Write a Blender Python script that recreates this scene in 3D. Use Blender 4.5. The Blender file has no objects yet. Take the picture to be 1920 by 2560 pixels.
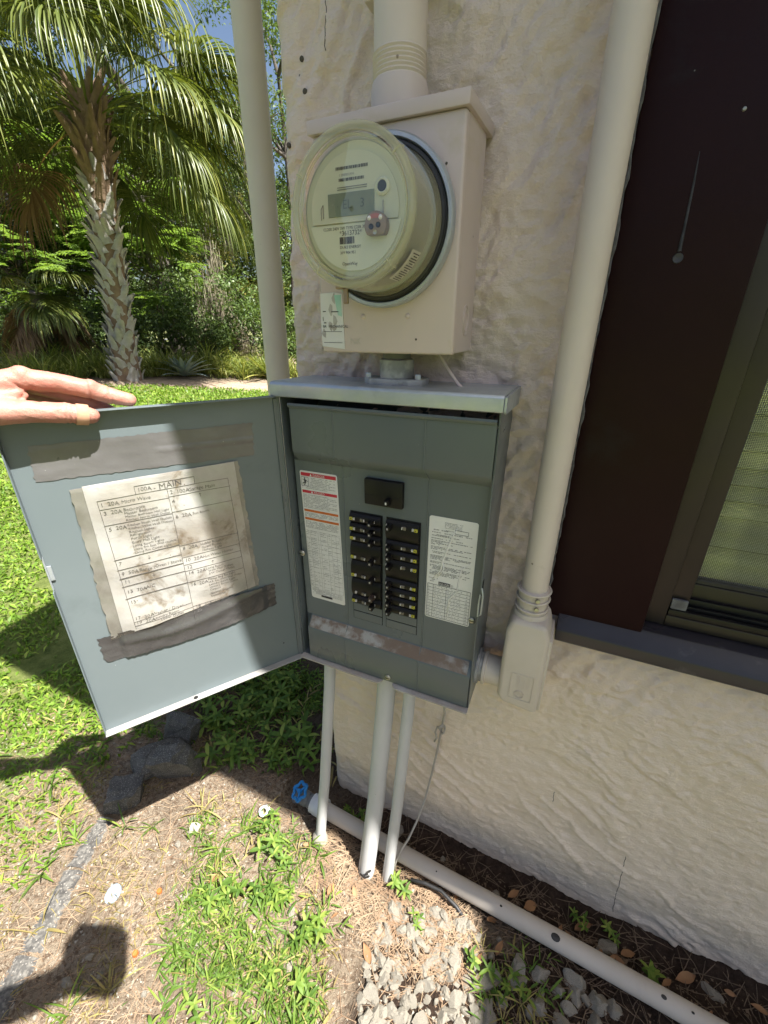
import bpy, bmesh, math, random
import numpy as np
from mathutils import Matrix, Vector

random.seed(7)
RNG = np.random.default_rng(11)
SC = bpy.context.scene
COL = SC.collection
R = math.radians

# ------------------------------------------------------------------ camera
cam_d = bpy.data.cameras.new('camera')
cam = bpy.data.objects.new('camera', cam_d); COL.objects.link(cam)
cam_d.sensor_fit = 'HORIZONTAL'; cam_d.sensor_width = 36.0; cam_d.lens = 19.684
cam_d.clip_start = 0.01; cam_d.clip_end = 600
_p, _y, _r = R(23.548), R(23.944), R(0.125)
_fw = Vector((-math.sin(_y)*math.cos(_p), math.cos(_y)*math.cos(_p), -math.sin(_p)))
_rt = Vector((math.cos(_y), math.sin(_y), 0)); _up = _rt.cross(_fw)
_r2 = _rt*math.cos(_r) + _up*math.sin(_r); _u2 = -_rt*math.sin(_r) + _up*math.cos(_r)
CAMLOC = Vector((0, -0.70, 1.246))
_m = Matrix((_r2, _u2, -_fw)).transposed().to_4x4(); _m.translation = CAMLOC
cam.matrix_world = _m
SC.camera = cam

# ------------------------------------------------------------------ sky, sun, exposure
SUN = Vector((0.55, -0.116, 1.0)).normalized()          # towards the sun
elev = math.asin(SUN.z)
w = bpy.data.worlds.new('World'); SC.world = w; w.use_nodes = True
nt = w.node_tree; bg = nt.nodes['Background']
sky = nt.nodes.new('ShaderNodeTexSky'); sky.sky_type = 'NISHITA'; sky.sun_disc = False
sky.sun_elevation = elev; sky.sun_rotation = math.atan2(SUN.x, SUN.y)
sky.altitude = 10; sky.air_density = 1.0; sky.dust_density = 3.0; sky.ozone_density = 1.0
nt.links.new(sky.outputs[0], bg.inputs['Color']); bg.inputs['Strength'].default_value = 0.058
sun_d = bpy.data.lights.new('sun', 'SUN'); sun_d.energy = 5.0; sun_d.angle = R(0.53); sun_d.color = (1.0, 0.965, 0.915)
sun = bpy.data.objects.new('sun', sun_d); COL.objects.link(sun)
sun.rotation_euler = (-SUN).to_track_quat('-Z', 'Y').to_euler(); sun.location = (3, -2, 8)
vs = SC.view_settings; vs.view_transform = 'Standard'; vs.look = 'None'; vs.exposure = 1.62; vs.gamma = 1.0
vs.use_curve_mapping = False
SC.cycles.max_bounces = 5; SC.cycles.diffuse_bounces = 3; SC.cycles.glossy_bounces = 3; SC.cycles.transparent_max_bounces = 8; SC.cycles.use_adaptive_sampling = True; SC.cycles.adaptive_threshold = .02
SC.cycles.caustics_reflective = False; SC.cycles.caustics_refractive = False

# ------------------------------------------------------------------ numpy noise
def _h(ix, iy, seed):
    n = (ix.astype(np.int64)*374761393 + iy.astype(np.int64)*668265263 + seed*1442695041) & 0x7fffffff
    n = ((n ^ (n >> 13))*1274126177) & 0x7fffffff
    return ((n ^ (n >> 16)) & 0xffff)/65535.0
def vnoise(x, y, seed=0):
    ix = np.floor(x); iy = np.floor(y); fx = x-ix; fy = y-iy
    fx = fx*fx*fx*(fx*(fx*6-15)+10); fy = fy*fy*fy*(fy*(fy*6-15)+10)
    a = _h(ix, iy, seed); b = _h(ix+1, iy, seed); c = _h(ix, iy+1, seed); d = _h(ix+1, iy+1, seed)
    return (a*(1-fx)+b*fx)*(1-fy)+(c*(1-fx)+d*fx)*fy
def fbm(x, y, seed=0, oct=4, gain=.5):
    s = 0; a = 1; t = 0
    for i in range(oct):
        s = s+a*vnoise(x, y, seed+i*17); t += a; a *= gain; x = x*2.03+3.1; y = y*2.03+1.7
    return s/t

# ------------------------------------------------------------------ materials
MATS = {}
class NM:
    def __init__(s, name):
        s.m = bpy.data.materials.new(name); s.m.use_nodes = True; s.t = s.m.node_tree; s.n = s.t.nodes
        s.b = s.n['Principled BSDF']; s.out = s.n['Material Output']
    def node(s, typ, **kw):
        n = s.n.new(typ)
        for k, v in kw.items(): setattr(n, k, v)
        return n
    def link(s, a, b): s.t.links.new(a, b)
    def coord(s, which='Object'):
        return s.node('ShaderNodeTexCoord').outputs[which]
    def noise(s, scale, detail=4, rough=.55, vec=None, dist=0):
        n = s.node('ShaderNodeTexNoise'); n.inputs['Scale'].default_value = scale; n.inputs['Detail'].default_value = detail
        n.inputs['Roughness'].default_value = rough; n.inputs['Distortion'].default_value = dist
        if vec is not None: s.link(vec, n.inputs['Vector'])
        return n.outputs['Fac']
    def ramp(s, fac, stops):
        r = s.node('ShaderNodeValToRGB'); e = r.color_ramp.elements
        while len(e) < len(stops): e.new(.5)
        for i, (p, c) in enumerate(stops):
            e[i].position = p; e[i].color = (c[0], c[1], c[2], 1) if not isinstance(c, (int, float)) else (c, c, c, 1)
        s.link(fac, r.inputs['Fac']); return r.outputs['Color']
    def mix(s, fac, a, b, mode='MIX'):
        n = s.node('ShaderNodeMix', data_type='RGBA', blend_type=mode)
        for v, i in ((fac, 0), (a, 6), (b, 7)):
            if isinstance(v, (int, float)): n.inputs[i].default_value = v
            elif isinstance(v, tuple): n.inputs[i].default_value = (v[0], v[1], v[2], 1)
            else: s.link(v, n.inputs[i])
        return n.outputs[2]
    def math(s, op, a, b=0, c=0):
        n = s.node('ShaderNodeMath', operation=op)
        for i, v in enumerate((a, b, c)):
            if isinstance(v, (int, float)): n.inputs[i].default_value = v
            else: s.link(v, n.inputs[i])
        return n.outputs[0]
    def bump(s, height, strength=.3, dist=.01, normal=None):
        n = s.node('ShaderNodeBump'); n.inputs['Strength'].default_value = strength; n.inputs['Distance'].default_value = dist
        s.link(height, n.inputs['Height'])
        if normal is not None: s.link(normal, n.inputs['Normal'])
        return n.outputs['Normal']
    def set(s, color=None, rough=None, metal=None, normal=None, spec=None, **kw):
        for v, k in ((color, 'Base Color'), (rough, 'Roughness'), (metal, 'Metallic'), (normal, 'Normal'), (spec, 'Specular IOR Level')):
            if v is None: continue
            if isinstance(v, (int, float)): s.b.inputs[k].default_value = v
            elif isinstance(v, tuple): s.b.inputs[k].default_value = (v[0], v[1], v[2], 1)
            else: s.link(v, s.b.inputs[k])
        return s.m

def pmat(name, c1, c2=None, scale=8, rough=.6, metal=0, spec=.4, bump=None, speck=None, stain=None, detail=5, lo=.35, hi=.65):
    """plain painted surface: two-tone noise, optional fine relief, specks and stains with a shape of their own"""
    q = NM(name); co = q.coord()
    c2 = c2 or tuple(x*.85 for x in c1)
    col = q.ramp(q.noise(scale, detail, vec=co), [(lo, c1), (hi, c2)])
    if stain:
        sc, sco, th = stain
        col = q.mix(q.ramp(q.noise(sc, 6, .65, vec=co, dist=.4), [(th, 0.0), (min(th+.12, 1), 1.0)]), col, sco)
    if speck:
        sc, sco, th = speck
        v = q.node('ShaderNodeTexVoronoi'); v.inputs['Scale'].default_value = sc; q.link(co, v.inputs['Vector'])
        col = q.mix(q.ramp(v.outputs['Distance'], [(th*.6, 1.0), (th, 0.0)]), col, sco)
    q.set(color=col, metal=metal, spec=spec)
    rr = q.ramp(q.noise(scale*2.3, 4, vec=co), [(.3, max(rough-.08, .02)), (.7, min(rough+.1, 1))]); q.set(rough=rr)
    if bump:
        bs, st, di = bump
        q.set(normal=q.bump(q.noise(bs, 5, .6, vec=co), st, di))
    MATS[name] = q.m
    return q.m

def leafmat(name, c1, c2, c3=None, trans=.35, rough=.5, scale=1.2):
    q = NM(name)
    at = q.node('ShaderNodeAttribute', attribute_name='v')
    pos = q.node('ShaderNodeNewGeometry').outputs['Position']
    f = q.math('ADD', q.math('MULTIPLY', at.outputs['Fac'], .6), q.math('MULTIPLY', q.noise(scale, 3, vec=pos), .4))
    stops = [(.22, c1), (.62, c2)] + ([(.88, c3)] if c3 else [])
    col = q.ramp(f, stops)
    q.set(color=col, rough=rough, spec=.35)
    tr = q.node('ShaderNodeBsdfTranslucent'); q.link(q.mix(1.0, col, (1.0, 1.0, .45), 'MULTIPLY'), tr.inputs['Color'])
    mx = q.node('ShaderNodeMixShader'); mx.inputs[0].default_value = trans
    q.link(q.b.outputs[0], mx.inputs[1]); q.link(tr.outputs[0], mx.inputs[2]); q.link(mx.outputs[0], q.out.inputs['Surface'])
    MATS[name] = q.m; return q.m

# ------------------------------------------------------------------ geometry helpers
class G:
    def __init__(s): s.v = []; s.f = []
    def add(s, vs, fs):
        o = len(s.v); s.v += [tuple(p) for p in vs]; s.f += [tuple(i+o for i in f) for f in fs]; return s
    def box(s, x0, x1, y0, y1, z0, z1):
        return s.add([(x0,y0,z0),(x1,y0,z0),(x1,y1,z0),(x0,y1,z0),(x0,y0,z1),(x1,y0,z1),(x1,y1,z1),(x0,y1,z1)],
                     [(0,3,2,1),(4,5,6,7),(0,1,5,4),(1,2,6,5),(2,3,7,6),(3,0,4,7)])
    def prism(s, poly, fn0, fn1):
        """poly of (a,b); fn0/fn1 map (a,b)->xyz for the two caps"""
        n = len(poly); vs = [fn0(a, b) for a, b in poly]+[fn1(a, b) for a, b in poly]
        fs = [tuple(range(n))[::-1], tuple(range(n, 2*n))]+[(i, (i+1) % n, n+(i+1) % n, n+i) for i in range(n)]
        return s.add(vs, fs)
    def tube(s, pts, r, n=16, cap=True):
        pts = [Vector(p) for p in pts]; m = len(pts); rr = r if isinstance(r, (list, tuple)) else [r]*m
        t0 = (pts[1]-pts[0]).normalized(); a = t0.orthogonal().normalized(); vs = []
        for i, p in enumerate(pts):
            t = (pts[min(i+1, m-1)]-pts[max(i-1, 0)]).normalized()
            a = (a-t*a.dot(t)).normalized(); b = t.cross(a)
            for k in range(n):
                th = 2*math.pi*k/n; vs.append(p+(a*math.cos(th)+b*math.sin(th))*rr[i])
        fs = [(i*n+k, i*n+(k+1) % n, (i+1)*n+(k+1) % n, (i+1)*n+k) for i in range(m-1) for k in range(n)]
        if cap: fs += [tuple(range(n))[::-1], tuple(range((m-1)*n, m*n))]
        return s.add(vs, fs)
    def lathe(s, prof, origin, axis=(0, 0, 1), n=32, close=False):
        """prof: (radius, height along axis)"""
        ax = Vector(axis).normalized(); a = ax.orthogonal().normalized(); b = ax.cross(a); o = Vector(origin); vs = []
        for r, h in prof:
            for k in range(n):
                th = 2*math.pi*k/n; vs.append(o+ax*h+(a*math.cos(th)+b*math.sin(th))*r)
        m = len(prof)
        fs = [(i*n+k, i*n+(k+1) % n, (i+1)*n+(k+1) % n, (i+1)*n+k) for i in range(m-1) for k in range(n)]
        if close: fs += [((m-1)*n+k, (m-1)*n+(k+1) % n, (k+1) % n, k) for k in range(n)]
        return s.add(vs, fs)
    def xf(s, M):
        s.v = [tuple(M @ Vector(p)) for p in s.v]; return s

def meshof(name, g, smooth=None, bevel=0, seg=2):
    me = bpy.data.meshes.new(name); me.from_pydata(g.v, [], g.f)
    if bevel or True:
        bm = bmesh.new(); bm.from_mesh(me)
        bmesh.ops.recalc_face_normals(bm, faces=bm.faces)
        if bevel:
            ed = [e for e in bm.edges if len(e.link_faces) == 2 and e.calc_face_angle(0) > .5]
            bmesh.ops.bevel(bm, geom=ed, offset=bevel, segments=seg, affect='EDGES', profile=.5, clamp_overlap=True)
        bm.to_mesh(me); bm.free()
    if smooth is not None:
        me.shade_smooth()
        if smooth < 180: me.set_sharp_from_angle(angle=R(smooth))
    return me

def M_(m): return MATS[m] if isinstance(m, str) else m

def obj(name, g, m, parent=None, smooth=None, bevel=0, seg=2, label=None, kind=None):
    me = g if isinstance(g, bpy.types.Mesh) else meshof(name, g, smooth, bevel, seg)
    o = bpy.data.objects.new(name, me); COL.objects.link(o)
    if m is not None and not me.materials: me.materials.append(M_(m))
    if parent is not None:
        o.parent = parent
        if parent.parent is None: o.matrix_parent_inverse = Matrix.Translation(-Vector(parent.location))
    if label: o['label'] = label
    if kind: o['kind'] = kind
    return o

def tag(o, label, cat, group=None, kind=None):
    o['label'] = label; o['category'] = cat
    if group: o['group'] = group
    if kind: o['kind'] = kind
    return o
def thing(name, loc, label, cat, group=None):
    o = bpy.data.objects.new(name, None); COL.objects.link(o); o.location = loc; o.empty_display_size = .05
    return tag(o, label, cat, group)

def npmesh(name, V, F, v=None, smooth=False):
    """fast mesh from arrays; F is (n,3) or (n,4)"""
    V = np.asarray(V, np.float32); F = np.asarray(F, np.int32); k = F.shape[1]
    me = bpy.data.meshes.new(name); me.vertices.add(len(V)); me.vertices.foreach_set('co', V.ravel())
    me.loops.add(F.size); me.loops.foreach_set('vertex_index', F.ravel()); me.polygons.add(len(F))
    me.polygons.foreach_set('loop_start', np.arange(0, F.size, k, dtype=np.int32))
    me.update(calc_edges=True)
    if v is not None:
        a = me.attributes.new('v', 'FLOAT', 'POINT'); a.data.foreach_set('value', np.asarray(v, np.float32))
    if smooth: me.shade_smooth()
    return me

_tc = [0]
def textmesh(s, size, align='LEFT', jitter=0):
    """flat lettering in the XY plane as (verts, faces)"""
    cu = bpy.data.curves.new('t', 'FONT'); cu.body = s; cu.size = size; cu.align_x = align; cu.resolution_u = 2
    o = bpy.data.objects.new('t', cu); me = bpy.data.meshes.new_from_object(o)
    V = [tuple(p.co) for p in me.vertices]; F = [tuple(p.vertices) for p in me.polygons]
    bpy.data.objects.remove(o); bpy.data.curves.remove(cu); bpy.data.meshes.remove(me)
    return V, F
def put_text(g, s, size, fn, align='LEFT', slant=0, wob=0):
    V, F = textmesh(s, size, align)
    out = []
    for x, y, z in V:
        yy = y+wob*math.sin(x/size*1.7+len(s)); out.append(fn(x+slant*y, yy))
    g.add(out, F)

SP = lambda name, label, cat, g, m, smooth=None, bevel=0, group=None, seg=2: tag(obj(name, g, m, None, smooth, bevel, seg), label, cat, group)
# ------------------------------------------------------------------ material library
def stucco_mat():
    q = NM('stucco_paint'); co = q.coord()
    base = q.ramp(q.noise(2.2, 6, .6, vec=co), [(.3, (.71, .59, .52)), (.55, (.75, .63, .56)), (.75, (.69, .57, .49))])
    # paler, warmer band low on the wall: bounce from sunlit ground put into colour
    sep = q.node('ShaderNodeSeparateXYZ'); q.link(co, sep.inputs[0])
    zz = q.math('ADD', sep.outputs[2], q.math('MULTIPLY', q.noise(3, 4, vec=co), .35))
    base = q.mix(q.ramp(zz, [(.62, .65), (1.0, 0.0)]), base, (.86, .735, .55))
    base = q.mix(q.ramp(q.noise(1.3, 5, .7, vec=co, dist=.6), [(.57, 0.0), (.72, .45)]), base, (.64, .52, .38))
    base = q.mix(q.ramp(q.noise(34, 3, .6, vec=co), [(.74, 0.0), (.79, .55)]), base, (.14, .10, .07))
    base = q.mix(q.ramp(q.noise(21, 5, .7, vec=co, dist=.2), [(.70, 0.0), (.745, .7)]), base, (.72, .68, .62))
    # splash of soil right above the ground
    zs = q.math('ADD', sep.outputs[2], q.math('MULTIPLY', q.noise(9, 5, .7, vec=co), -.16))
    base = q.mix(q.ramp(zs, [(-.03, .4), (.06, 0.0)]), base, (.36, .31, .26))
    q.set(color=base, rough=.88, spec=.2)
    mp = q.node('ShaderNodeMapping'); q.link(co, mp.inputs[0]); mp.inputs['Rotation'].default_value = (0, R(35), 0); mp.inputs['Scale'].default_value = (1, 1, 2.4)
    h = q.math('ADD', q.math('MULTIPLY', q.noise(75, 5, .7, vec=mp.outputs[0]), 1.0), q.math('MULTIPLY', q.noise(230, 3, .7, vec=co), .6))
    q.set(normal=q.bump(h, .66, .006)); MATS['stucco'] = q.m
stucco_mat()
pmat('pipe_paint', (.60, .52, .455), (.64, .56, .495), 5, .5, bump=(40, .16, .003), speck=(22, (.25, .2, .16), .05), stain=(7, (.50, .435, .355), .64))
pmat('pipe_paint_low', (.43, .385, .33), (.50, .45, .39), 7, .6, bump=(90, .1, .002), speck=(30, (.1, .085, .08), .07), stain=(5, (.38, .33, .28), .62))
pmat('box_paint', (.55, .462, .43), (.585, .497, .462), 5, .42, bump=(160, .05, .001), speck=(26, (.2, .15, .12), .05), stain=(8, (.50, .42, .33), .66))
pmat('fitting_paint', (.56, .495, .42), (.60, .535, .46), 14, .5, bump=(60, .12, .002), stain=(16, (.44, .37, .29), .66))
pmat('grey_enamel', (.104, .124, .131), (.117, .137, .143), 4, .32, spec=.5, bump=(260, .035, .0006), speck=(34, (.24, .26, .25), .03), stain=(7, (.098, .115, .11), .6))
pmat('door_enamel', (.130, .160, .168), (.146, .176, .183), 3, .36, spec=.45, bump=(240, .03, .0006), speck=(30, (.33, .36, .36), .025), stain=(6, (.12, .148, .154), .62))
pmat('galv', (.42, .46, .50), (.50, .535, .56), 26, .42, .55, .5, bump=(150, .05, .0008), stain=(11, (.36, .38, .40), .6))
pmat('galv_dull', (.44, .44, .43), (.27, .27, .27), 40, .62, .25, .5, bump=(110, .2, .002), lo=.42, hi=.58)
pmat('dusty_metal', (.46, .46, .44), (.36, .31, .27), 22, .8, bump=(200, .2, .001))
pmat('lip_dust', (.34, .35, .345), (.29, .275, .25), 15, .6, bump=(120, .08, .001))
pmat('dark_gap', (.012, .012, .012), rough=.8)
pmat('breaker_black', (.0075, .007, .007), (.013, .011, .010), 18, .4, spec=.28, bump=(140, .05, .0006))
pmat('breaker_brown', (.05, .035, .026), (.07, .05, .035), 18, .45)
pmat('mark_yellow', (.52, .49, .05), (.45, .42, .05), 40, .6)
pmat('mark_white', (.68, .67, .62), (.6, .58, .53), 40, .6)
pmat('mark_window', (.13, .12, .09), (.2, .18, .14), 60, .4)
pmat('label_white', (.74, .735, .71), (.68, .665, .63), 9, .5, bump=(35, .08, .002))
pmat('label_red', (.55, .035, .055), (.48, .03, .05), 30, .5)
pmat('label_orange', (.60, .16, .03), (.52, .13, .025), 30, .5)
pmat('ink', (.035, .032, .035), (.07, .065, .07), 60, .7)
pmat('pencil', (.085, .08, .08), (.15, .14, .135), 60, .7)
pmat('ink_grey', (.20, .195, .19), (.30, .29, .28), 90, .7)
pmat('ink_faint', (.33, .32, .29), (.42, .40, .37), 90, .7)
pmat('screw', (.52, .50, .42), (.38, .36, .30), 50, .35, .8)
pmat('pvc_grey', (.47, .475, .46), (.53, .53, .515), 6, .45, bump=(90, .05, .001), speck=(36, (.2, .19, .18), .04), stain=(9, (.42, .41, .37), .62))
pmat('brown_paint', (.0135, .0042, .0052), (.018, .006, .0068), 3, .40, spec=.12, bump=(22, .22, .004), speck=(20, (.16, .15, .15), .022), stain=(8, (.018, .010, .011), .58))
pmat('sill_paint', (.026, .021, .024), (.038, .035, .04), 4, .34, spec=.5, bump=(24, .25, .004), stain=(9, (.11, .10, .10), .62), speck=(24, (.4, .4, .4), .022))
pmat('bronze', (.030, .023, .021), (.038, .030, .027), 5, .38, .35, .5, bump=(120, .04, .0006), speck=(40, (.35, .33, .3), .02))
pmat('bronze_dark', (.014, .013, .012), (.02, .018, .016), 5, .4, .3)
pmat('putty', (.15, .15, .155), (.09, .085, .085), 90, .7, bump=(120, .3, .002))
pmat('dry_paint', (.02, .02, .024), (.05, .05, .058), 60, .6)
pmat('blind', (.66, .66, .62), (.60, .60, .56), 7, .6)
pmat('rubber', (.018, .018, .018), (.03, .03, .03), 30, .5)
pmat('meter_base', (.36, .32, .25), (.33, .30, .23), 6, .5)
pmat('meter_body', (.40, .40, .345), (.37, .37, .32), 6, .42)
pmat('meter_face', (.62, .62, .51), (.59, .59, .48), 7, .5)
pmat('meter_plate', (.69, .69, .57), (.66, .66, .54), 7, .5)
pmat('lcd', (.22, .25, .19), (.20, .225, .17), 9, .25)
pmat('lcd_dark', (.10, .12, .095), rough=.4)
pmat('brass', (.36, .27, .19), (.30, .21, .14), 40, .4, .6)
pmat('red_paint', (.45, .16, .14), (.40, .14, .12), 30, .5)
pmat('glue_green', (.36, .62, .52), (.55, .68, .62), 20, .5)
pmat('paper', (.55, .54, .53), (.36, .315, .27), 11, .6, bump=(24, .45, .004), stain=(15, (.20, .155, .11), .53), speck=(40, (.16, .12, .09), .05), lo=.42, hi=.72)
pmat('paper_grime', (.30, .29, .27), (.20, .19, .17), 30, .6)
pmat('tape', (.135, .13, .13), (.175, .17, .17), 8, .34, .25, .5, bump=(55, .25, .002), speck=(60, (.42, .41, .40), .05))
pmat('tape_dark', (.062, .06, .06), (.10, .098, .098), 8, .24, .3, .5, bump=(45, .5, .003))
pmat('dusty_ledge', (.36, .35, .33), (.20, .155, .125), 60, .9, bump=(200, .3, .001), stain=(6, (.19, .14, .11), .5), lo=.4, hi=.6)
pmat('blue_plastic', (.012, .16, .42), (.02, .20, .48), 20, .4)
pmat('valve_dark', (.13, .135, .14), (.18, .18, .18), 30, .6)
pmat('white_pvc', (.70, .71, .71), (.62, .62, .61), 20, .35)
pmat('wire_coat', (.46, .43, .37), (.36, .33, .28), 40, .6, bump=(150, .2, .001))
pmat('concrete', (.085, .081, .074), (.17, .16, .14), 120, .9, bump=(120, .8, .006), stain=(34, (.055, .052, .048), .50), speck=(150, (.27, .25, .22), .28), lo=.42, hi=.58)
pmat('concrete_dark', (.085, .083, .078), (.13, .126, .115), 40, .95, spec=.15, speck=(260, (.26, .25, .23), .34), bump=(160, .9, .005), stain=(25, (.14, .135, .125), .6))
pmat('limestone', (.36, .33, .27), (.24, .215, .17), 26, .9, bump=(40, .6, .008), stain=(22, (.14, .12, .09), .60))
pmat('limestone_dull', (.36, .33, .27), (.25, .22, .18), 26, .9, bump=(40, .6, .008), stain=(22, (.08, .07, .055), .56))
pmat('dead_leaf', (.24, .12, .055), (.34, .19, .09), 20, .7)
pmat('straw', (.36, .265, .17), (.25, .16, .095), 14, .8)
pmat('twig', (.13, .09, .06), (.2, .14, .09), 30, .85)
pmat('soffit', (.60, .57, .52), (.56, .53, .48), 3, .7)
pmat('roof_shingle', (.10, .09, .085), (.14, .13, .12), 20, .9)
pmat('siding_white', (.66, .67, .66), (.6, .61, .6), 5, .6)
pmat('bark_grey', (.42, .40, .365), (.30, .28, .25), 9, .9, bump=(18, .6, .02), stain=(5, (.15, .15, .10), .6))
pmat('bark_brown', (.16, .105, .07), (.24, .165, .105), 9, .9, bump=(18, .6, .02))
pmat('bark_dark', (.07, .06, .05), (.11, .095, .08), 7, .95, bump=(12, .7, .03))
pmat('asphalt', (.10, .10, .10), (.13, .13, .125), 10, .9)
pmat('sign_dark', (.05, .05, .055), (.07, .07, .075), 10, .6)
leafmat('leaf_palm', (.055, .085, .022), (.15, .18, .042), (.36, .34, .085), .30, .36, .8)
leafmat('leaf_palm_dead', (.14, .085, .045), (.23, .15, .08), (.30, .21, .12), .2, .7, .8)
leafmat('leaf_fern', (.11, .19, .045), (.23, .35, .085), (.36, .46, .14), .5, .5, 1.5)
leafmat('leaf_oak', (.05, .08, .028), (.10, .15, .045), (.19, .235, .075), .32, .4, .7)
leafmat('leaf_mid', (.06, .10, .03), (.115, .175, .05), (.20, .26, .075), .32, .45, .8)
leafmat('leaf_yellow', (.12, .13, .03), (.22, .22, .06), (.33, .28, .09), .35, .5, .8)
leafmat('moss', (.22, .195, .14), (.36, .32, .23), (.47, .43, .32), .25, .9, 2)
leafmat('tuft', (.12, .17, .04), (.27, .31, .075), (.48, .45, .16), .3, .5, 1.2)
leafmat('agave', (.17, .22, .20), (.25, .31, .27), (.34, .39, .33), .1, .45, 3)
leafmat('lawn', (.10, .19, .02), (.20, .33, .035), (.36, .44, .08), .35, .5, 2.5)
leafmat('weed', (.07, .14, .02), (.15, .245, .035), (.33, .38, .08), .35, .58, 6)
leafmat('weed_dry', (.22, .17, .06), (.33, .27, .10), (.40, .36, .13), .3, .6, 6)

def thin_glass(name, tint, ior, extra=0.0, rough=.0, gcol=(1, 1, 1)):
    q = NM(name); tr = q.node('ShaderNodeBsdfTransparent'); tr.inputs[0].default_value = (*tint, 1)
    gl = q.node('ShaderNodeBsdfGlossy'); gl.inputs['Roughness'].default_value = rough; gl.inputs[0].default_value = (*gcol, 1)
    lw = q.node('ShaderNodeLayerWeight'); lw.inputs[0].default_value = .5; f0 = ((ior-1)/(ior+1))**2+extra
    mx = q.node('ShaderNodeMixShader'); q.link(q.math('ADD', q.math('MULTIPLY', q.math('POWER', lw.outputs['Facing'], 5.0), 1-f0), f0), mx.inputs[0])
    q.link(tr.outputs[0], mx.inputs[1]); q.link(gl.outputs[0], mx.inputs[2]); q.link(mx.outputs[0], q.out.inputs[0])
    MATS[name] = q.m
thin_glass('window_glass', (.8, .81, .8), 2.0, .26, .01)
thin_glass('meter_glass', (.975, .975, .90), 1.5, .035, .015)
def rim_mat():
    q = NM('meter_rim'); q.set(color=(.80, .79, .64), rough=.12, spec=.7); tr = q.node('ShaderNodeBsdfTransparent'); tr.inputs[0].default_value = (.975, .97, .88, 1)
    tl_ = q.node('ShaderNodeBsdfTranslucent'); tl_.inputs[0].default_value = (.84, .84, .70, 1); m1 = q.node('ShaderNodeMixShader'); m1.inputs[0].default_value = .5; q.link(q.b.outputs[0], m1.inputs[1]); q.link(tl_.outputs[0], m1.inputs[2])
    mx = q.node('ShaderNodeMixShader'); mx.inputs[0].default_value = .38; q.link(tr.outputs[0], mx.inputs[1]); q.link(m1.outputs[0], mx.inputs[2]); q.link(mx.outputs[0], q.out.inputs[0]); MATS['meter_rim'] = q.m
rim_mat()
thin_glass('sleeve_film', (.90, .90, .88), 1.45, .05, .22)
def screen_mat():
    q = NM('screen_mesh'); tr = q.node('ShaderNodeBsdfTransparent'); q.set(color=(.05, .05, .05), rough=.6)
    co = q.coord(); sx = q.node('ShaderNodeSeparateXYZ'); q.link(co, sx.inputs[0])
    a = q.math('LESS_THAN', q.math('FRACT', q.math('MULTIPLY', sx.outputs[0], 420)), .26)
    b = q.math('LESS_THAN', q.math('FRACT', q.math('MULTIPLY', sx.outputs[2], 420)), .26)
    mx = q.node('ShaderNodeMixShader'); q.link(q.math('MAXIMUM', a, b), mx.inputs[0])
    q.link(tr.outputs[0], mx.inputs[1]); q.link(q.b.outputs[0], mx.inputs[2]); q.link(mx.outputs[0], q.out.inputs[0]); MATS['screen'] = q.m
screen_mat()

# ------------------------------------------------------------------ ground
def sstep(t): t = np.clip(t, 0, 1); return t*t*(3-2*t)
def gh(x, y):
    """ground height: flat by the wall, the lawn climbs gently to the left"""
    x = np.asarray(x, float); y = np.asarray(y, float)
    h = .56*sstep((-x-1.0)/7.0)
    near = np.exp(-((x+.3)**2+(y+.3)**2)/1.6)
    h = h+near*((fbm(x*5, y*5, 3, 4)-.5)*.035+(fbm(x*22, y*22, 9, 3)-.5)*.012)
    h = h+(1-near)*(fbm(x*.8, y*.8, 5, 3)-.5)*.05
    h = h-.028*np.exp(-((y+.05)/.06)**2)*(x > -.6)*np.exp(-np.clip(np.abs(x-.1)-.8, 0, 9)**2*4)   # gutter worn under the pipe
    return h
def gz(x, y): return float(gh(np.array([x]), np.array([y]))[0])

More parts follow.
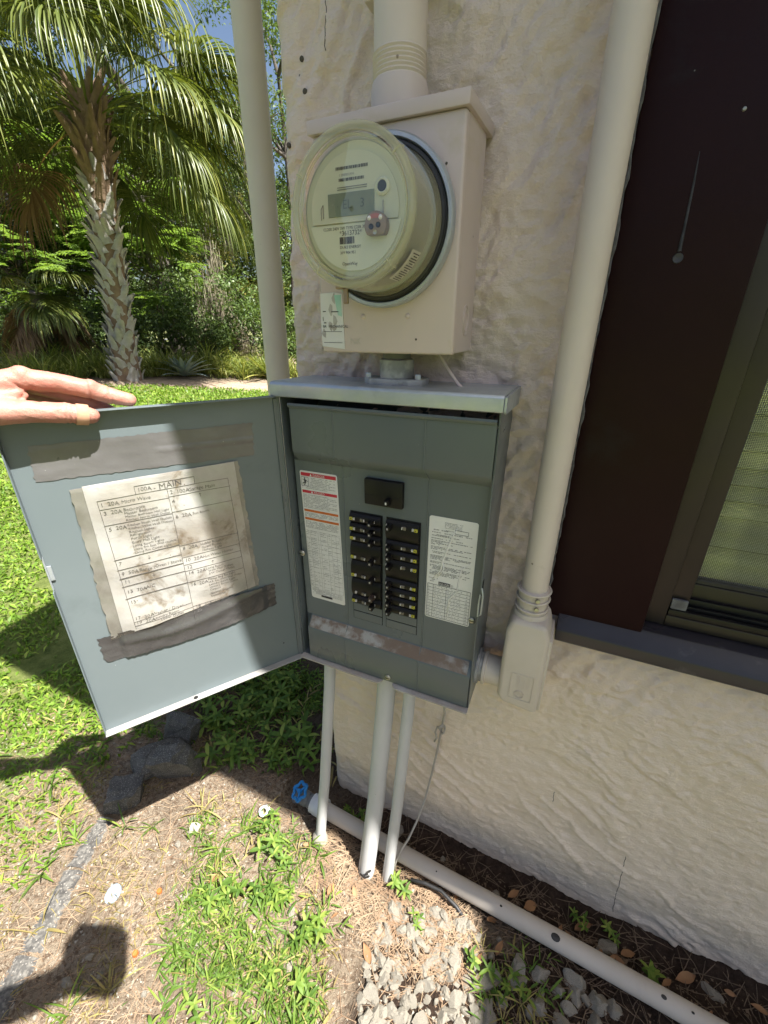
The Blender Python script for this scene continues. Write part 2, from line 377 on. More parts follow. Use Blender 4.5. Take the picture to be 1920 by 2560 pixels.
def build_ground():
    fx = np.arange(-2.0, 1.0, .012); cx = 1.0+np.cumsum(.02*1.16**np.arange(44)); lx = -2.0-np.cumsum(.02*1.07**np.arange(88))
    X = np.concatenate([lx[::-1], fx, cx]); fy = np.arange(-1.1, .5, .012)
    Y = np.concatenate([(-1.1-np.cumsum(.02*1.16**np.arange(44)))[::-1], fy, .5+np.cumsum(.02*1.09**np.arange(72))])
    gx, gy = np.meshgrid(X, Y, indexing='ij'); z = gh(gx, gy)
    V = np.stack([gx, gy, z], -1).reshape(-1, 3); nx, ny = gx.shape; i = np.arange(nx*ny).reshape(nx, ny)
    F = np.stack([i[:-1, :-1], i[1:, :-1], i[1:, 1:], i[:-1, 1:]], -1).reshape(-1, 4)
    me = npmesh('ground', V, F, smooth=True)
    x = V[:, 0].astype(float); y = V[:, 1].astype(float)
    n1 = fbm(x*3, y*3, 41, 4); n2 = fbm(x*9, y*9, 51, 3)
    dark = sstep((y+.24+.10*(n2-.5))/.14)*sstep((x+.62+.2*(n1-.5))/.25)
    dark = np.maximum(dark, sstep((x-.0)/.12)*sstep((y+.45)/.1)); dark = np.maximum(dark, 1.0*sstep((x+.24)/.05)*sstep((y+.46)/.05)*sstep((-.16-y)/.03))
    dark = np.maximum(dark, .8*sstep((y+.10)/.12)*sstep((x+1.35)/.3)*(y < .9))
    rr = np.hypot(x, y+.7); az = np.degrees(np.arctan2(-x, y+.7))
    lawn = sstep((-x-1.15+.35*(n1-.5))/.35)*sstep((7.5-rr)/.4)
    lawn = np.maximum(lawn, sstep((-y-1.3)/.5)); lawn = np.maximum(lawn, sstep((rr-14)/4)*.8)
    path = sstep((rr-7.45+.3*(n1-.5))/.15)*sstep((8.15-rr+.4*(n1-.5))/.2)*sstep((54-az)/2.0)*(az > 20)
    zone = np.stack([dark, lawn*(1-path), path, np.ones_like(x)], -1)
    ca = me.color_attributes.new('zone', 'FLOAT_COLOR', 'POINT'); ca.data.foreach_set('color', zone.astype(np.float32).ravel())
    q = NM('soil'); co = q.coord(); at = q.node('ShaderNodeVertexColor', layer_name='zone').outputs[0]
    sp = q.node('ShaderNodeSeparateColor'); q.link(at, sp.inputs[0])
    sand = q.ramp(q.noise(7, 7, .7, vec=co), [(.25, (.185, .14, .098)), (.5, (.33, .265, .19)), (.75, (.47, .395, .30))])
    sand = q.mix(q.ramp(q.noise(95, 4, .7, vec=co), [(.48, 0.0), (.62, .85)]), sand, (.13, .085, .055))
    sand = q.mix(q.ramp(q.noise(140, 3, .6, vec=co), [(.62, 0.0), (.68, .7)]), sand, (.66, .58, .46))
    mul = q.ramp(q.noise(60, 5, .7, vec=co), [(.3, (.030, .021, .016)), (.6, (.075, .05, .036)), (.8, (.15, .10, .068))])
    grn = q.ramp(q.noise(18, 5, .7, vec=co), [(.3, (.10, .135, .035)), (.55, (.19, .23, .065)), (.8, (.33, .30, .15))])
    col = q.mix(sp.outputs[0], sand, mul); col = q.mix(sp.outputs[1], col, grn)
    col = q.mix(sp.outputs[2], col, q.ramp(q.noise(9, 5, vec=co), [(.3, (.40, .29, .20)), (.7, (.52, .41, .30))]))
    q.set(color=col, rough=.95, spec=.1, normal=q.bump(q.math('ADD', q.noise(60, 6, .75, vec=co), q.noise(240, 3, .7, vec=co)), .9, .012))
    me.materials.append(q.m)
    o = bpy.data.objects.new('ground', me); COL.objects.link(o); o['kind'] = 'structure'; return o
ground = build_ground()

# far roadway glimpsed at the left
g = G(); n = 24
for i in range(n+1):
    for s in (0, 1):
        x = -24-3.2*s; y = -30+60*i/n; g.v.append((x, y, gz(x, y)+.03))
g.f = [(2*i, 2*i+2, 2*i+3, 2*i+1) for i in range(n)]
o = obj('road', g, 'asphalt', smooth=180, kind='structure')

# ------------------------------------------------------------------ house
house = thing('house', (0, .3, 0), 'beige stucco house wall with dark brown window surround and overhanging eave', 'house')
def wall_corner(z):
    return np.interp(z, [-.1, 0, .5, 1.17, 1.52, 1.68, 2.6], [-.472, -.476, -.489, -.504, -.497, -.497, -.50])
def wall_h(X, Z):
    """trowelled relief: lumps, drag ridges running down to the right, stronger low on the wall"""
    wx = X+.05*fbm(X*6, Z*6, 71, 3); wz = Z+.05*fbm(X*6+9, Z*6, 72, 3)
    ang = R(-28); u = wx*math.cos(ang)+wz*math.sin(ang); v = -wx*math.sin(ang)+wz*math.cos(ang)
    ridge = 1-np.abs(2*fbm(u*4.2, v*21, 81, 4, .55)-1)
    low = sstep((.80-Z)/.5)
    hh = (.013+.005*(1-low))*(fbm(X*4, Z*4, 61, 3)-.5)+(.0075+.005*(1-low))*(fbm(wx*17, wz*24, 62, 4)-.5)
    msk = sstep((fbm(X*5+2, Z*5, 66, 3)-.45)/.2)
    hh = hh+(.0015+.0042*low)*msk*sstep((ridge-.82)/.14)+.0008*low*sstep((ridge-.6)/.4)
    ang2 = R(60); u2 = wx*math.cos(ang2)+wz*math.sin(ang2); v2 = -wx*math.sin(ang2)+wz*math.cos(ang2)
    hh = hh+.007*(1-low)*sstep((1-np.abs(2*fbm(u2*6, v2*26, 91, 4)-1)-.5)/.5)
    hh = hh+.0036*(fbm(wx*80, wz*95, 63, 3)-.5)+(.0016+.002*(1-low))*sstep((1-np.abs(2*fbm(wx*34, wz*46, 65, 3)-1)-.55)/.4)+.0016*np.clip(fbm(X*120, Z*120, 67, 2)-.5, 0, 1)
    return hh-.02*np.clip(fbm(X*42, Z*42, 64, 2)-.72, 0, 1)
def wall_y(x, z): return float(-(wall_h(np.array([x]), np.array([z]))[0]-.006))
def build_wall():
    zs = np.concatenate([np.arange(-.12, 1.72, .0040), np.arange(1.72, 2.62, .025)])
    rc = .03; cols = [(0, 3.2), (0, 1.6), (0, .6), (0, .25), (0, .12), (0, .07), (0, .045)]
    for k in range(0, 9):
        t = k/8*math.pi/2; cols.append((rc-rc*math.cos(t), rc-rc*math.sin(t)))
    xs = np.concatenate([np.arange(-.505+rc+.004, .62, .0040), .62+np.cumsum(.01*1.25**np.arange(24))])
    nc = len(cols); cx = np.array([c[0] for c in cols]); cyy = np.array([c[1] for c in cols])
    Z, A = np.meshgrid(zs, np.arange(nc+len(xs)), indexing='ij')
    xc = wall_corner(Z)
    base = np.concatenate([cx-.505, xs])[None, :].repeat(len(zs), 0)
    wgt = np.clip((-.2-base)/.3, 0, 1)
    X = base+(xc+.505)*wgt; Yb = np.concatenate([cyy, np.zeros(len(xs))])[None, :].repeat(len(zs), 0)
    hh = wall_h(X, Z)
    front = np.concatenate([np.clip(1-cyy/.25, 0, 1), np.ones(len(xs))])[None, :]
    # flatten where boxes are fixed
    Y = Yb-(hh-.006)*front
    # keep behind frames: window area
    V = np.stack([X, Y, Z], -1).reshape(-1, 3); nz, na = X.shape; idx = np.arange(nz*na).reshape(nz, na)
    F = np.stack([idx[:-1, :-1], idx[:-1, 1:], idx[1:, 1:], idx[1:, :-1]], -1).reshape(-1, 4)
    ce = V[F].mean(1); keep = ~((ce[:, 0] > .045) & (ce[:, 0] < 1.42) & (ce[:, 2] > .765) & (ce[:, 2] < 2.2))
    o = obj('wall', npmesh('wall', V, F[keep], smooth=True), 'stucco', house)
build_wall()
# eave overhead: the strip of shade along the wall is cast by it (the unseen step out on the right is added to widen the shade)
ROOF = [(-.579, -.415), (1.60, -.415), (1.60, -.95), (6, -.95), (6, 4), (-.579, 4)]
obj('soffit', G().prism(ROOF, lambda a, b: (a, b, 2.60), lambda a, b: (a, b, 2.63)), 'soffit', house)
obj('fascia', G().prism([(-.59, -.43), (1.585, -.43), (1.585, -.965), (6.02, -.965), (6.02, -.953), (1.603, -.953), (1.603, -.418), (-.582, -.418), (-.582, 4), (-.59, 4)], lambda a, b: (a, b, 2.605), lambda a, b: (a, b, 2.76)), 'brown_paint', house)
g = G(); n = 10
for i in range(n):
    a = (-.60+i*.73 if i < 3 else 1.59+(i-3)*.67); g.prism([(-.43-(0.52 if a > 1.4 else 0), 2.765), (4.0, 3.9), (4.0, 3.93), (-.43-(0.52 if a > 1.4 else 0), 2.79)], lambda p, q_, a=a: (a, p, q_), lambda p, q_, a=a, i=i: (a+(.725 if i < 3 else .66), p, q_))
obj('roof', g, 'roof_shingle', house)
# brown board beside the window, sill and second board
g = G().box(.0135, .165, -.012, .03, .775, 2.25); obj('trim_board', g, 'brown_paint', house, smooth=40, bevel=.003)
obj('trim_board', G().box(1.26, 1.43, -.012, .03, .80, 2.25), 'brown_paint', house, smooth=40, bevel=.003)
obj('trim_board', G().box(.165, 1.26, -.010, .03, 2.08, 2.25), 'brown_paint', house, smooth=40, bevel=.003)
g = G(); prof = [(.06, .735), (-.030, .737), (-.034, .742), (-.034, .762), (-.028, .770), (-.008, .786), (.06, .796)]
g.prism(prof, lambda a, b: (.036, a, b), lambda a, b: (1.45, a, b)); obj('window_sill', g, 'sill_paint', house, smooth=40, bevel=.0015)
win = obj('window', G().box(.165, .197, .012, .075, .792, 2.08).box(1.228, 1.26, .012, .075, .792, 2.08).box(.197, 1.228, .012, .075, 2.05, 2.08).box(.197, 1.228, .012, .07, .792, .812), 'bronze', house, smooth=40, bevel=.002, label='dark bronze aluminium window frame')
obj('sash', G().box(.1985, .224, .022, .066, .8145, 2.049).box(1.2, 1.227, .022, .066, .8145, 2.049).box(.224, 1.2, .022, .066, 2.02, 2.049).box(.224, 1.2, .045, .07, .8145, .862), 'bronze', win, smooth=40, bevel=.0015)
obj('track', G().box(.1985, 1.227, .0135, .021, .8125, .823).box(.225, 1.2, .028, .0335, .8125, .826).box(.225, 1.2, .0375, .043, .8125, .836), 'bronze_dark', win, smooth=40, bevel=.0008)
obj('corner_block', G().box(.1995, .222, .016, .0215, .8235, .842), 'putty', win, bevel=.001)
obj('gasket', G().box(.2245, 1.199, .0475, .0535, .8625, .868), 'rubber', win)
obj('window_pane', G().add([(.224, .057, .862), (1.2, .057, .862), (1.2, .057, 2.02), (.224, .057, 2.02)], [(0, 1, 2, 3)]), 'window_glass', win)
obj('insect_screen', G().add([(.224, .0465, .868), (1.2, .0465, .868), (1.2, .0465, 2.02), (.224, .0465, 2.02)], [(0, 1, 2, 3)]), 'screen', win)
sl = meshof('slat', G().add([(.235, .0765, .0), (1.19, .0765, 0), (1.19, .085, .009), (.235, .085, .009), (1.19, .092, .020), (.235, .092, .020)], [(0, 1, 2, 3), (3, 2, 4, 5)]))
sl.materials.append(MATS['blind'])
for i in range(46):
    o = obj('slat', sl, None, win); o.location = (0, 0, .84+i*.0268); o.rotation_euler = (0, R(random.uniform(-.15, .15)), 0)
obj('room_wall', G().box(.1, 1.4, .55, .56, .5, 2.4), 'brown_paint', house)
# bead of caulk and paint drips down the edge of the board
pts = [(.0125+random.uniform(-.0025, .002), -.010, .80+i*.012) for i in range(110)]
obj('caulk_bead', G().tube(pts, [random.uniform(.0012, .0036) for _ in pts], 6), 'putty', house)
g = G(); g.tube([(.0858, -.0118, 1.333), (.0852, -.0118, 1.36), (.0838, -.0118, 1.40), (.0822, -.0118, 1.43)], [.0024, .0016, .0013, .0004], 6)
g.lathe([(.0, .0002), (.0032, .0006), (.0052, .0014), (.0062, -.001)], (.086, -.0121, 1.326), (0, -1, 0), 14); obj('paint_run', g, 'dry_paint', house, smooth=60)
obj('screw_head', G().lathe([(0, .0014), (.0016, .0012), (.0023, 0)], (.114, -.0118, 1.462), (0, -1, 0), 12), 'screw', house)

for hx, hz, r_ in ((-.446, 1.607, .0036), (-.44, 1.568, .0038), (-.478, 1.511, .0038), (-.452, 1.59, .0018)):
    obj('screw_hole', G().lathe([(0, .0011), (r_*.6, .0009), (r_*.95, .0004), (r_, -.003)], (hx, wall_y(hx, hz)-.0004, hz), (0, -1, 0), 14), 'bark_dark', house, smooth=40)
for pts in ([(.262, .205), (.264, .16), (.269, .10), (.272, .04), (.277, -.01)], [(.10, .315), (.101, .295), (.1015, .28)], [(-.40, 1.66), (-.402, 1.63), (-.401, 1.60)]):
    pp = []
    for i in range(len(pts)-1):
        for k in range(6):
            x_ = pts[i][0]+(pts[i+1][0]-pts[i][0])*k/6+random.uniform(-.0012, .0012); z_ = pts[i][1]+(pts[i+1][1]-pts[i][1])*k/6; pp.append((x_, wall_y(x_, z_)+.0001, z_))
    obj('crack', G().tube(pp, .0007, 5), 'bark_dark', house)
# the neighbour's white house across the lawn: seen only as a reflection in the window
nb = thing('white_house', (9, -17, 0), 'white clapboard house across the lawn, mirrored in the window', 'house')
for i in range(13): obj('plank', G().box(2, 18, -17.0-.01, -16.9, .3+i*.2, .3+i*.2+.19).xf(Matrix.Translation((0, 0, 0))), 'siding_white', nb)
obj('wall', G().box(2.02, 17.98, -21, -17.02, 0, 2.95), 'siding_white', nb)
obj('roof', G().prism([(-16.4, 2.9), (-19, 4.6), (-21.6, 2.9)], lambda a, b: (1.6, a, b), lambda a, b: (18.4, a, b)), 'roof_shingle', nb)
for x in (4, 8.5, 13):
    obj('window', G().box(x, x+1.4, -16.88, -16.85, 1.0, 2.2), 'bronze_dark', nb)
# ------------------------------------------------------------------ conduits and pole
t = thing('service_conduit', (-.264, -.06, 1.53), 'wide beige conduit rising from the top of the meter box', 'conduit')
obj('pipe', G().tube([(-.264, -.06, 1.545), (-.264, -.058, 2.0), (-.264, -.055, 2.6)], .032, 40), 'pipe_paint', t, smooth=50)
prof = []
for i in range(7): prof += [(.0335, .0+i*.0042), (.0318, .0021+i*.0042)]
obj('thread', G().lathe([(.0, -.001)]+prof+[(.030, .031)], (-.264, -.06, 1.524), n=40), 'pipe_paint', t, smooth=25)
obj('coupling', G().lathe([(.030, 0), (.0362, 0), (.0366, .003), (.0358, .027), (.034, .0335), (.031, .034)], (-.264, -.06, 1.4905), n=40), 'box_paint', t, smooth=35)
obj('bracket', G().box(-.325, -.29, -.035, .0, 1.622, 1.64), 'pipe_paint', t, bevel=.002)

t = thing('conduit', (-.0105, -.05, .62), 'slim beige conduit running down beside the brown board to a right angle fitting', 'conduit')
cx, cy, cr = -.0105, -.05, .0212
obj('pipe', G().tube([(cx, cy, .83), (cx, cy, 1.4), (cx, cy, 2.6)], cr, 32), 'pipe_paint', t, smooth=50)
cp = obj('coupling', G().lathe([(.0, .803), (.0245, .803), (.0245, .846), (.0225, .848), (.021, .848)], (cx, cy, 0), n=32), 'fitting_paint', t, smooth=35)
for z in (.812, .830, .8455):
    obj('ring', G().tube([(cx+.0262*math.cos(a), cy+.0262*math.sin(a), z) for a in np.linspace(0, 2*math.pi, 33)], .0022, 8, False), 'fitting_paint', cp, smooth=180)
for z in (.8215, .838):
    obj('set_screw', G().lathe([(0, .0062), (.0036, .0058), (.0042, .004), (.003, .003), (.003, 0)], (cx+.008, cy-.0235, z), (.25, -1, .1), 14), 'screw', cp, smooth=40)
# right-angle access fitting: rounded body, side outlet towards the panel, cover plate on the right
lb = obj('fitting_body', G().prism([(-.044, .625), (-.036, .610), (.028, .604), (.028, .770), (.020, .797), (-.036, .797), (-.044, .772)], lambda a, b: (a, -.086, b), lambda a, b: (a, -.010, b)), 'fitting_paint', t, smooth=45, bevel=.009, seg=5)
obj('collar', G().lathe([(.0275, .772), (.0282, .778), (.0282, .8005), (.0262, .8045), (.021, .8045)], (cx, cy, 0), n=36), 'fitting_paint', t, smooth=40)
obj('cover_plate', G().prism([(-.080, .611), (-.012, .611), (-.012, .768), (-.080, .768)], lambda a, b: (.0255, a, b), lambda a, b: (.0325, a, b)), 'fitting_paint', t, smooth=40, bevel=.0025)
obj('outlet', G().tube([(-.079, cy, .648), (-.052, cy, .648), (-.030, cy, .648)], [.0275, .0275, .030], 32), 'fitting_paint', t, smooth=50)
nut = obj('lock_nut', G().lathe([(.0, .0), (.034, 0), (.034, .005), (.028, .0055), (.028, .012)], (-.0885, cy, .648), (1, 0, 0), 28), 'galv_dull', t, smooth=35)
obj('ring', G().lathe([(.0275, .0), (.0315, .001), (.0315, .006), (.0275, .007)], (-.0775, cy, .648), (1, 0, 0), 28), 'fitting_paint', t, smooth=35)
g = G(); f2 = lambda x, y: (-.006+x, -.0866, .642+y)       # raised maker's mark and letters cast into the body
for r_ in (.0085, .0068):
    pts = [f2(r_*math.cos(a), r_*math.sin(a)) for a in np.linspace(0, 2*math.pi, 25)]; g.tube(pts, .0006, 5, False)
put_text(g, 'A', .011, lambda x, y: f2(x, y-.004), 'CENTER')
for k, s in enumerate(('VOLUME', 'CU.IN.', 'OUTLET')):
    put_text(g, s, .0075, lambda x, y, k=k: f2(-.008+k*.0085-y+.006, .014+x))
pl = [(-.017, -.012), (.021, -.012), (.021, .046), (-.017, .046)]
for i in range(4): g.tube([f2(*pl[i]), f2(*pl[(i+1) % 4])], .0006, 5, False)
obj('raised_lettering', g, 'fitting_paint', t)

t = thing('post', (-1.01, .6, 0), 'round beige painted post standing beyond the house corner', 'post')
obj('shaft', G().tube([(-1.012, .6, gz(-1.01, .6)-.05), (-.992, .6, 1.6), (-.985, .6, 3.4)], .041, 40), 'pipe_paint', t, smooth=50)
obj('base_collar', G().lathe([(.042, -.03), (.052, -.03), (.052, .05), (.046, .06), (.041, .06)], (-1.011, .6, gz(-1.01, .6)), n=32), 'pipe_paint', t, smooth=40)

# ------------------------------------------------------------------ meter box
mb = thing('meter_box', (-.26, -.06, 1.214), 'beige painted steel meter box fixed to the stucco above the panel', 'meter box')
X0, X1 = -.361, -.160
obj('cabinet', G().box(X0+.002, X1-.007, -.100, .008, 1.217, 1.478), 'box_paint', mb, smooth=40, bevel=.002)
cov = obj('cover', G().box(X0, X1, -.116, -.1005, 1.214, 1.470), 'box_paint', mb, smooth=40, bevel=.0035, seg=3)
obj('side_flange', G().box(X1-.0068, X1-.001, -.100, -.012, 1.2155, 1.4765), 'box_paint', mb, bevel=.001)
g = G().prism([(-.1215, 1.4695), (-.1215, 1.4845), (.006, 1.4935), (.006, 1.4785), (-.100, 1.4715)], lambda a, b: (X0-.004, a, b), lambda a, b: (X1+.004, a, b))
obj('lid', g, 'box_paint', mb, smooth=40, bevel=.0015)
obj('hub_plate', G().prism([(-.098, 1.4875), (-.098, 1.4945), (-.012, 1.501), (-.012, 1.4945)], lambda a, b: (-.306, a, b), lambda a, b: (-.212, a, b)), 'box_paint', mb, smooth=40, bevel=.0015)
g = G()
for rr in (.017, .012): g.tube([(X1-.0007, -.055+rr*math.cos(a)*.9, 1.257+rr*math.sin(a)*1.15) for a in np.linspace(0, 2*math.pi, 33)], .0009, 6, False)
obj('knockout', g, 'box_paint', mb, smooth=180)
for x, z in ((-.186, 1.413), (-.292, 1.262), (-.225, 1.262)):
    obj('rivet', G().lathe([(0, .0022), (.0025, .0018), (.0038, 0)], (x, -.116, z), (0, -1, 0), 14), 'box_paint', mb, smooth=60)
for x, z in ((-.181, 1.422), (-.183, 1.405), (-.192, 1.4215), (-.178, 1.333), (-.212, 1.233)):
    obj('paint_chip', G().lathe([(0, .0004), (.0016, .0003)], (x, -.116, z), (0, -1, 0), 7), 'bark_dark', mb)
g = G(); put_text(g, 'NK', .0125, lambda x, y: (-.314+x, -.1164, 1.2255+y)); obj('embossed_letters', g, 'fitting_paint', mb)
obj('tie_wire', G().tube([(-.200, -.05, 1.214), (-.182, -.055, 1.19), (-.165, -.06, 1.172), (-.158, -.062, 1.166)], .0028, 8), 'box_paint', mb, smooth=60)
# torn inspection sticker
st = obj('sticker', G().prism([(-.3605, 1.222), (-.3225, 1.2185), (-.3245, 1.2915), (-.337, 1.2935), (-.360, 1.2925), (-.3612, 1.25)], lambda a, b: (a, -.1164, b), lambda a, b: (a, -.1168, b)), 'label_white', mb, label='torn white inspection sticker with faded green corner')
obj('green_fade', G().prism([(-.3375, 1.290), (-.3265, 1.290), (-.3255, 1.262), (-.332, 1.264)], lambda a, b: (a, -.1169, b), lambda a, b: (a, -.1171, b)), 'glue_green', st)
g = G()
put_text(g, 'MECHANICAL', .0052, lambda x, y: (-.3485+x, -.1173, 1.2475+y)); put_text(g, 'BR', .0052, lambda x, y: (-.3578+x, -.1173, 1.2475+y)); put_text(g, 'I', .008, lambda x, y: (-.358+x, -.1173, 1.2565+y))
for z in (1.242, 1.227): g.box(-.3575, -.3265, -.1173, -.1172, z, z+.0006)
for x, z, w_ in ((-.343, 1.268, .012), (-.357, 1.2685, .005), (-.356, 1.2535, .004)): g.box(x, x+w_, -.1173, -.1172, z, z+.0012)
obj('print', g, 'ink', st)
for k in range(7):
    x, z = random.uniform(-.357, -.333), random.uniform(1.232, 1.288)
    pl = [(x+random.uniform(.002, .006)*math.cos(a), z+random.uniform(.003, .010)*math.sin(a)) for a in np.linspace(0, 2*math.pi, 7)[:-1]]
    obj('torn_patch', G().prism(pl, lambda a, b, k=k: (a, -.11682-k*.00004, b), lambda a, b, k=k: (a, -.11684-k*.00004, b)), 'paper', st)
# clamping ring round the meter
C0 = Vector((-.2585, 0, 1.3655)); AX = (0, -1, 0); OC = (C0.x, 0, C0.z)
ring = obj('clamp_ring', G().lathe([(.0855, .1165), (.0925, .1165), (.0935, .119), (.0935, .1285), (.0915, .131), (.0878, .131), (.0862, .129), (.0862, .120)], OC, AX, 64), 'galv', mb, smooth=40, label='bare galvanised ring clamping the meter')
obj('latch', G().box(-.3225, -.311, -.139, -.128, 1.2955, 1.303).box(-.314, -.306, -.1335, -.130, 1.2775, 1.297), 'brass', ring, bevel=.0015)

# ------------------------------------------------------------------ the meter itself
me_t = thing('electric_meter', (C0.x, -.17, 1.28), 'round glass electricity meter with digital display and yellowed rim', 'meter')
obj('socket_base', G().lathe([(0, .1175), (.0855, .1175), (.0855, .1215), (.080, .1215), (.080, .133), (.0, .133)], OC, AX, 64), 'meter_base', me_t, smooth=35)
obj('gasket', G().lathe([(.0835, .1225), (.0858, .1235), (.0858, .1275), (.0845, .129), (.082, .129)], OC, AX, 64), 'rubber', me_t, smooth=50)
obj('gasket', G().lathe([(.0818, .1305), (.0842, .131), (.0842, .1335), (.081, .1345)], OC, AX, 64), 'rubber', me_t, smooth=50)
body = obj('inner_body', G().lathe([(.0735, .1335), (.0735, .139), (.069, .1395), (.0680, .170), (.0665, .1965), (.064, .1985), (.0, .1985)], OC, AX, 64), 'meter_body', me_t, smooth=35)
gl = obj('glass_cover', G().lathe([(.0795, .1345), (.0788, .150), (.0772, .175), (.0752, .198), (.0742, .206), (.0725, .2105), (.0690, .2125), (.066, .2115), (.0, .2122)], OC, AX, 72), 'meter_glass', me_t, smooth=50)
rim = obj('cover_rim', G().tube([(C0.x+.0722*math.cos(a), -.2085, C0.z+.0722*math.sin(a)) for a in np.linspace(0, 2*math.pi, 73)], .0042, 12, False), 'meter_rim', me_t, smooth=180)
obj('rim_inner', G().tube([(C0.x+.0650*math.cos(a), -.2075, C0.z+.0650*math.sin(a)) for a in np.linspace(0, 2*math.pi, 73)], .0016, 8, False), 'meter_rim', me_t, smooth=180)
for a in (R(150), R(232), R(312), R(40)):
    obj('rim_clip', G().tube([(C0.x+r_*math.cos(a), -y_, C0.z+r_*math.sin(a)) for r_, y_ in ((.066, .2125), (.0745, .2118), (.0770, .204))], .0013, 6), 'meter_rim', me_t)
face = obj('face_plate', G().lathe([(0, .2005), (.0610, .2005), (.0628, .1995), (.0628, .1986)], OC, AX, 64), 'meter_face', me_t, smooth=30)
FY = -.2008
FS = 1.14
def fp(x, y, d=0): return (C0.x+x*FS, FY-d, C0.z+y*FS)
def fbox(g, x0, x1, d0, d1, y0, y1): return g.box(C0.x+x0*FS, C0.x+x1*FS, FY-d0, FY-d1, C0.z+y0*FS, C0.z+y1*FS)
def disc_poly(r_, y0, y1, n=24):
    a0 = math.asin(max(-1, min(1, y0/r_))); a1 = math.asin(max(-1, min(1, y1/r_)))
    return [(r_*math.cos(a), r_*math.sin(a)) for a in np.linspace(a0, a1, n)]+[(-r_*math.cos(a), r_*math.sin(a)) for a in np.linspace(a1, a0, n)]
obj('upper_panel', G().prism(disc_poly(.0475, -.0085, .0475), lambda a, b: fp(a, b, .0), lambda a, b: fp(a, b, .0022)), 'meter_face', face, smooth=30)
obj('lower_panel', G().prism(disc_poly(.0505, -.0502, -.0095), lambda a, b: fp(a, b, .0), lambda a, b: fp(a, b, .0012)), 'meter_plate', face, smooth=30)
obj('display', fbox(G(), -.0275, .0225, .0030, .0023, -.0035, .0155), 'lcd', face)
g = G(); put_text(g, 'EL', .0105, lambda x, y: fp(-.0115+x, .0025+y, .0034)); put_text(g, '3', .0105, lambda x, y: fp(.0075+x, .0025+y, .0034)); put_text(g, ',', .008, lambda x, y: fp(-.0175+x, .0045+y, .0034))
obj('display_digits', g, 'lcd_dark', face)
g = G()
for y0, h_, xa, xb in ((.0335, .0024, -.018, .015), (.0245, .0024, -.015, .012)):
    x = xa
    while x < xb: w_ = random.choice((.0004, .0007, .001)); fbox(g, x, x+w_, .0026, .00245, y0, y0+h_); x += w_+random.choice((.0004, .0006))
x = -.0165
while x < .0: w_ = random.choice((.0004, .0008, .0012)); fbox(g, x, x+w_, .0017, .0015, -.0265, -.0205); x += w_+random.choice((.0004, .0007))
obj('bar_code', g, 'ink', face)
g = G(); P1 = lambda dx, dy: (lambda x, y: fp(dx+x, dy+y, .0017))
put_text(g, 'CL200 240V 3W TYPE C2SR 30TA 1.0Kh', .0036, P1(-.035, -.0142)); put_text(g, '*3613732*', .0058, P1(-.0165, -.0192))
put_text(g, 'DUKE ENERGY', .0036, P1(-.0165, -.0305)); put_text(g, '319 904 951', .0036, P1(-.0165, -.0352)); put_text(g, 'OpenWay', .0042, P1(-.0145, -.0452))
obj('print', g, 'ink', face)
g = G(); put_text(g, '1 2000052494', .0028, lambda x, y: fp(-.0145+x, .0285+y, .0027))
for y in (.0195, .0178): fbox(g, -.017, .015, .0027, .0025, y, y+.0007)
obj('faint_print', g, 'ink_grey', face)
obj('arrow_mark', G().tube([fp(-.036, -.005, .003), fp(-.036, .004, .003), fp(-.0335, .0075, .003), fp(-.0335, -.004, .003)], .0004, 5), 'ink_grey', face)
pb = obj('button_bezel', G().lathe([(.0052, 0), (.0082, 0), (.0082, .004), (.0062, .0058), (.0052, .0055)], fp(.0315, .0165, .0), AX, 28), 'meter_plate', face, smooth=40)
obj('button', G().lathe([(0, .0062), (.0046, .006), (.0054, .0045), (.0054, 0)], fp(.0315, .0165, .0), AX, 28), 'rubber', me_t, smooth=50)
obj('lever', fbox(G(), .0315, .0325, .004, .001, -.007, .006), 'ink_faint', face)
pt = obj('optical_port', G().prism([(.0115*math.cos(a), .0115*math.sin(a)) for a in np.linspace(R(-42), R(222), 30)], lambda a, b: fp(.0265+a, -.0145+b, .0), lambda a, b: fp(.0265+a, -.0145+b, .0105)), 'brass', me_t, smooth=30, bevel=.0008)
for dx, dy, r_, m_ in ((-.0042, -.001, .0027, 'rubber'), (.0032, .0, .0027, 'rubber'), (0, -.0058, .0022, 'screw')):
    obj('port_hole', G().lathe([(0, .0002), (r_*.8, .0004), (r_, .0007), (r_, 0)], fp(.0265+dx, -.0145+dy, .0105), AX, 18), m_, pt, smooth=40)
for dx in (-.0062, .0055): obj('port_lug', G().lathe([(0, .0014), (.0018, .001), (.0024, 0)], fp(.0265+dx, -.0085, .0105), AX, 14), 'label_white', pt, smooth=60)
obj('port_paint', G().prism([(.0095*math.cos(a), .0095*math.sin(a)) for a in np.linspace(R(35), R(145), 12)], lambda a, b: fp(.0265+a, -.0145+b, .0106), lambda a, b: fp(.0265+a, -.0145+b, .0108)), 'red_paint', pt)
# curved label inside the glass near the bottom right
def on_glass(a, h, rr=.0745): return (C0.x+rr*math.cos(a), -h, C0.z+rr*math.sin(a))
g = G(); n = 10; aa = np.linspace(R(-62), R(-30), n)
g.v = [on_glass(a, h, .0752-(h-.15)*.06) for h in (.158, .182) for a in aa]; g.f = [(i, i+1, n+i+1, n+i) for i in range(n-1)]
lb_ = obj('side_label', g, 'label_white', me_t, smooth=180)
g = G()
for i, a in enumerate(np.linspace(R(-60), R(-33), 13)):
    h0, h1 = .161, .178
    if i % 3 == 2: h0, h1 = .164, .173
    g.add([on_glass(a, h0, .0757), on_glass(a+.016, h0, .0757), on_glass(a+.016, h1, .0745), on_glass(a, h1, .0745)], [(0, 1, 2, 3)])
obj('print', g, 'ink', lb_)

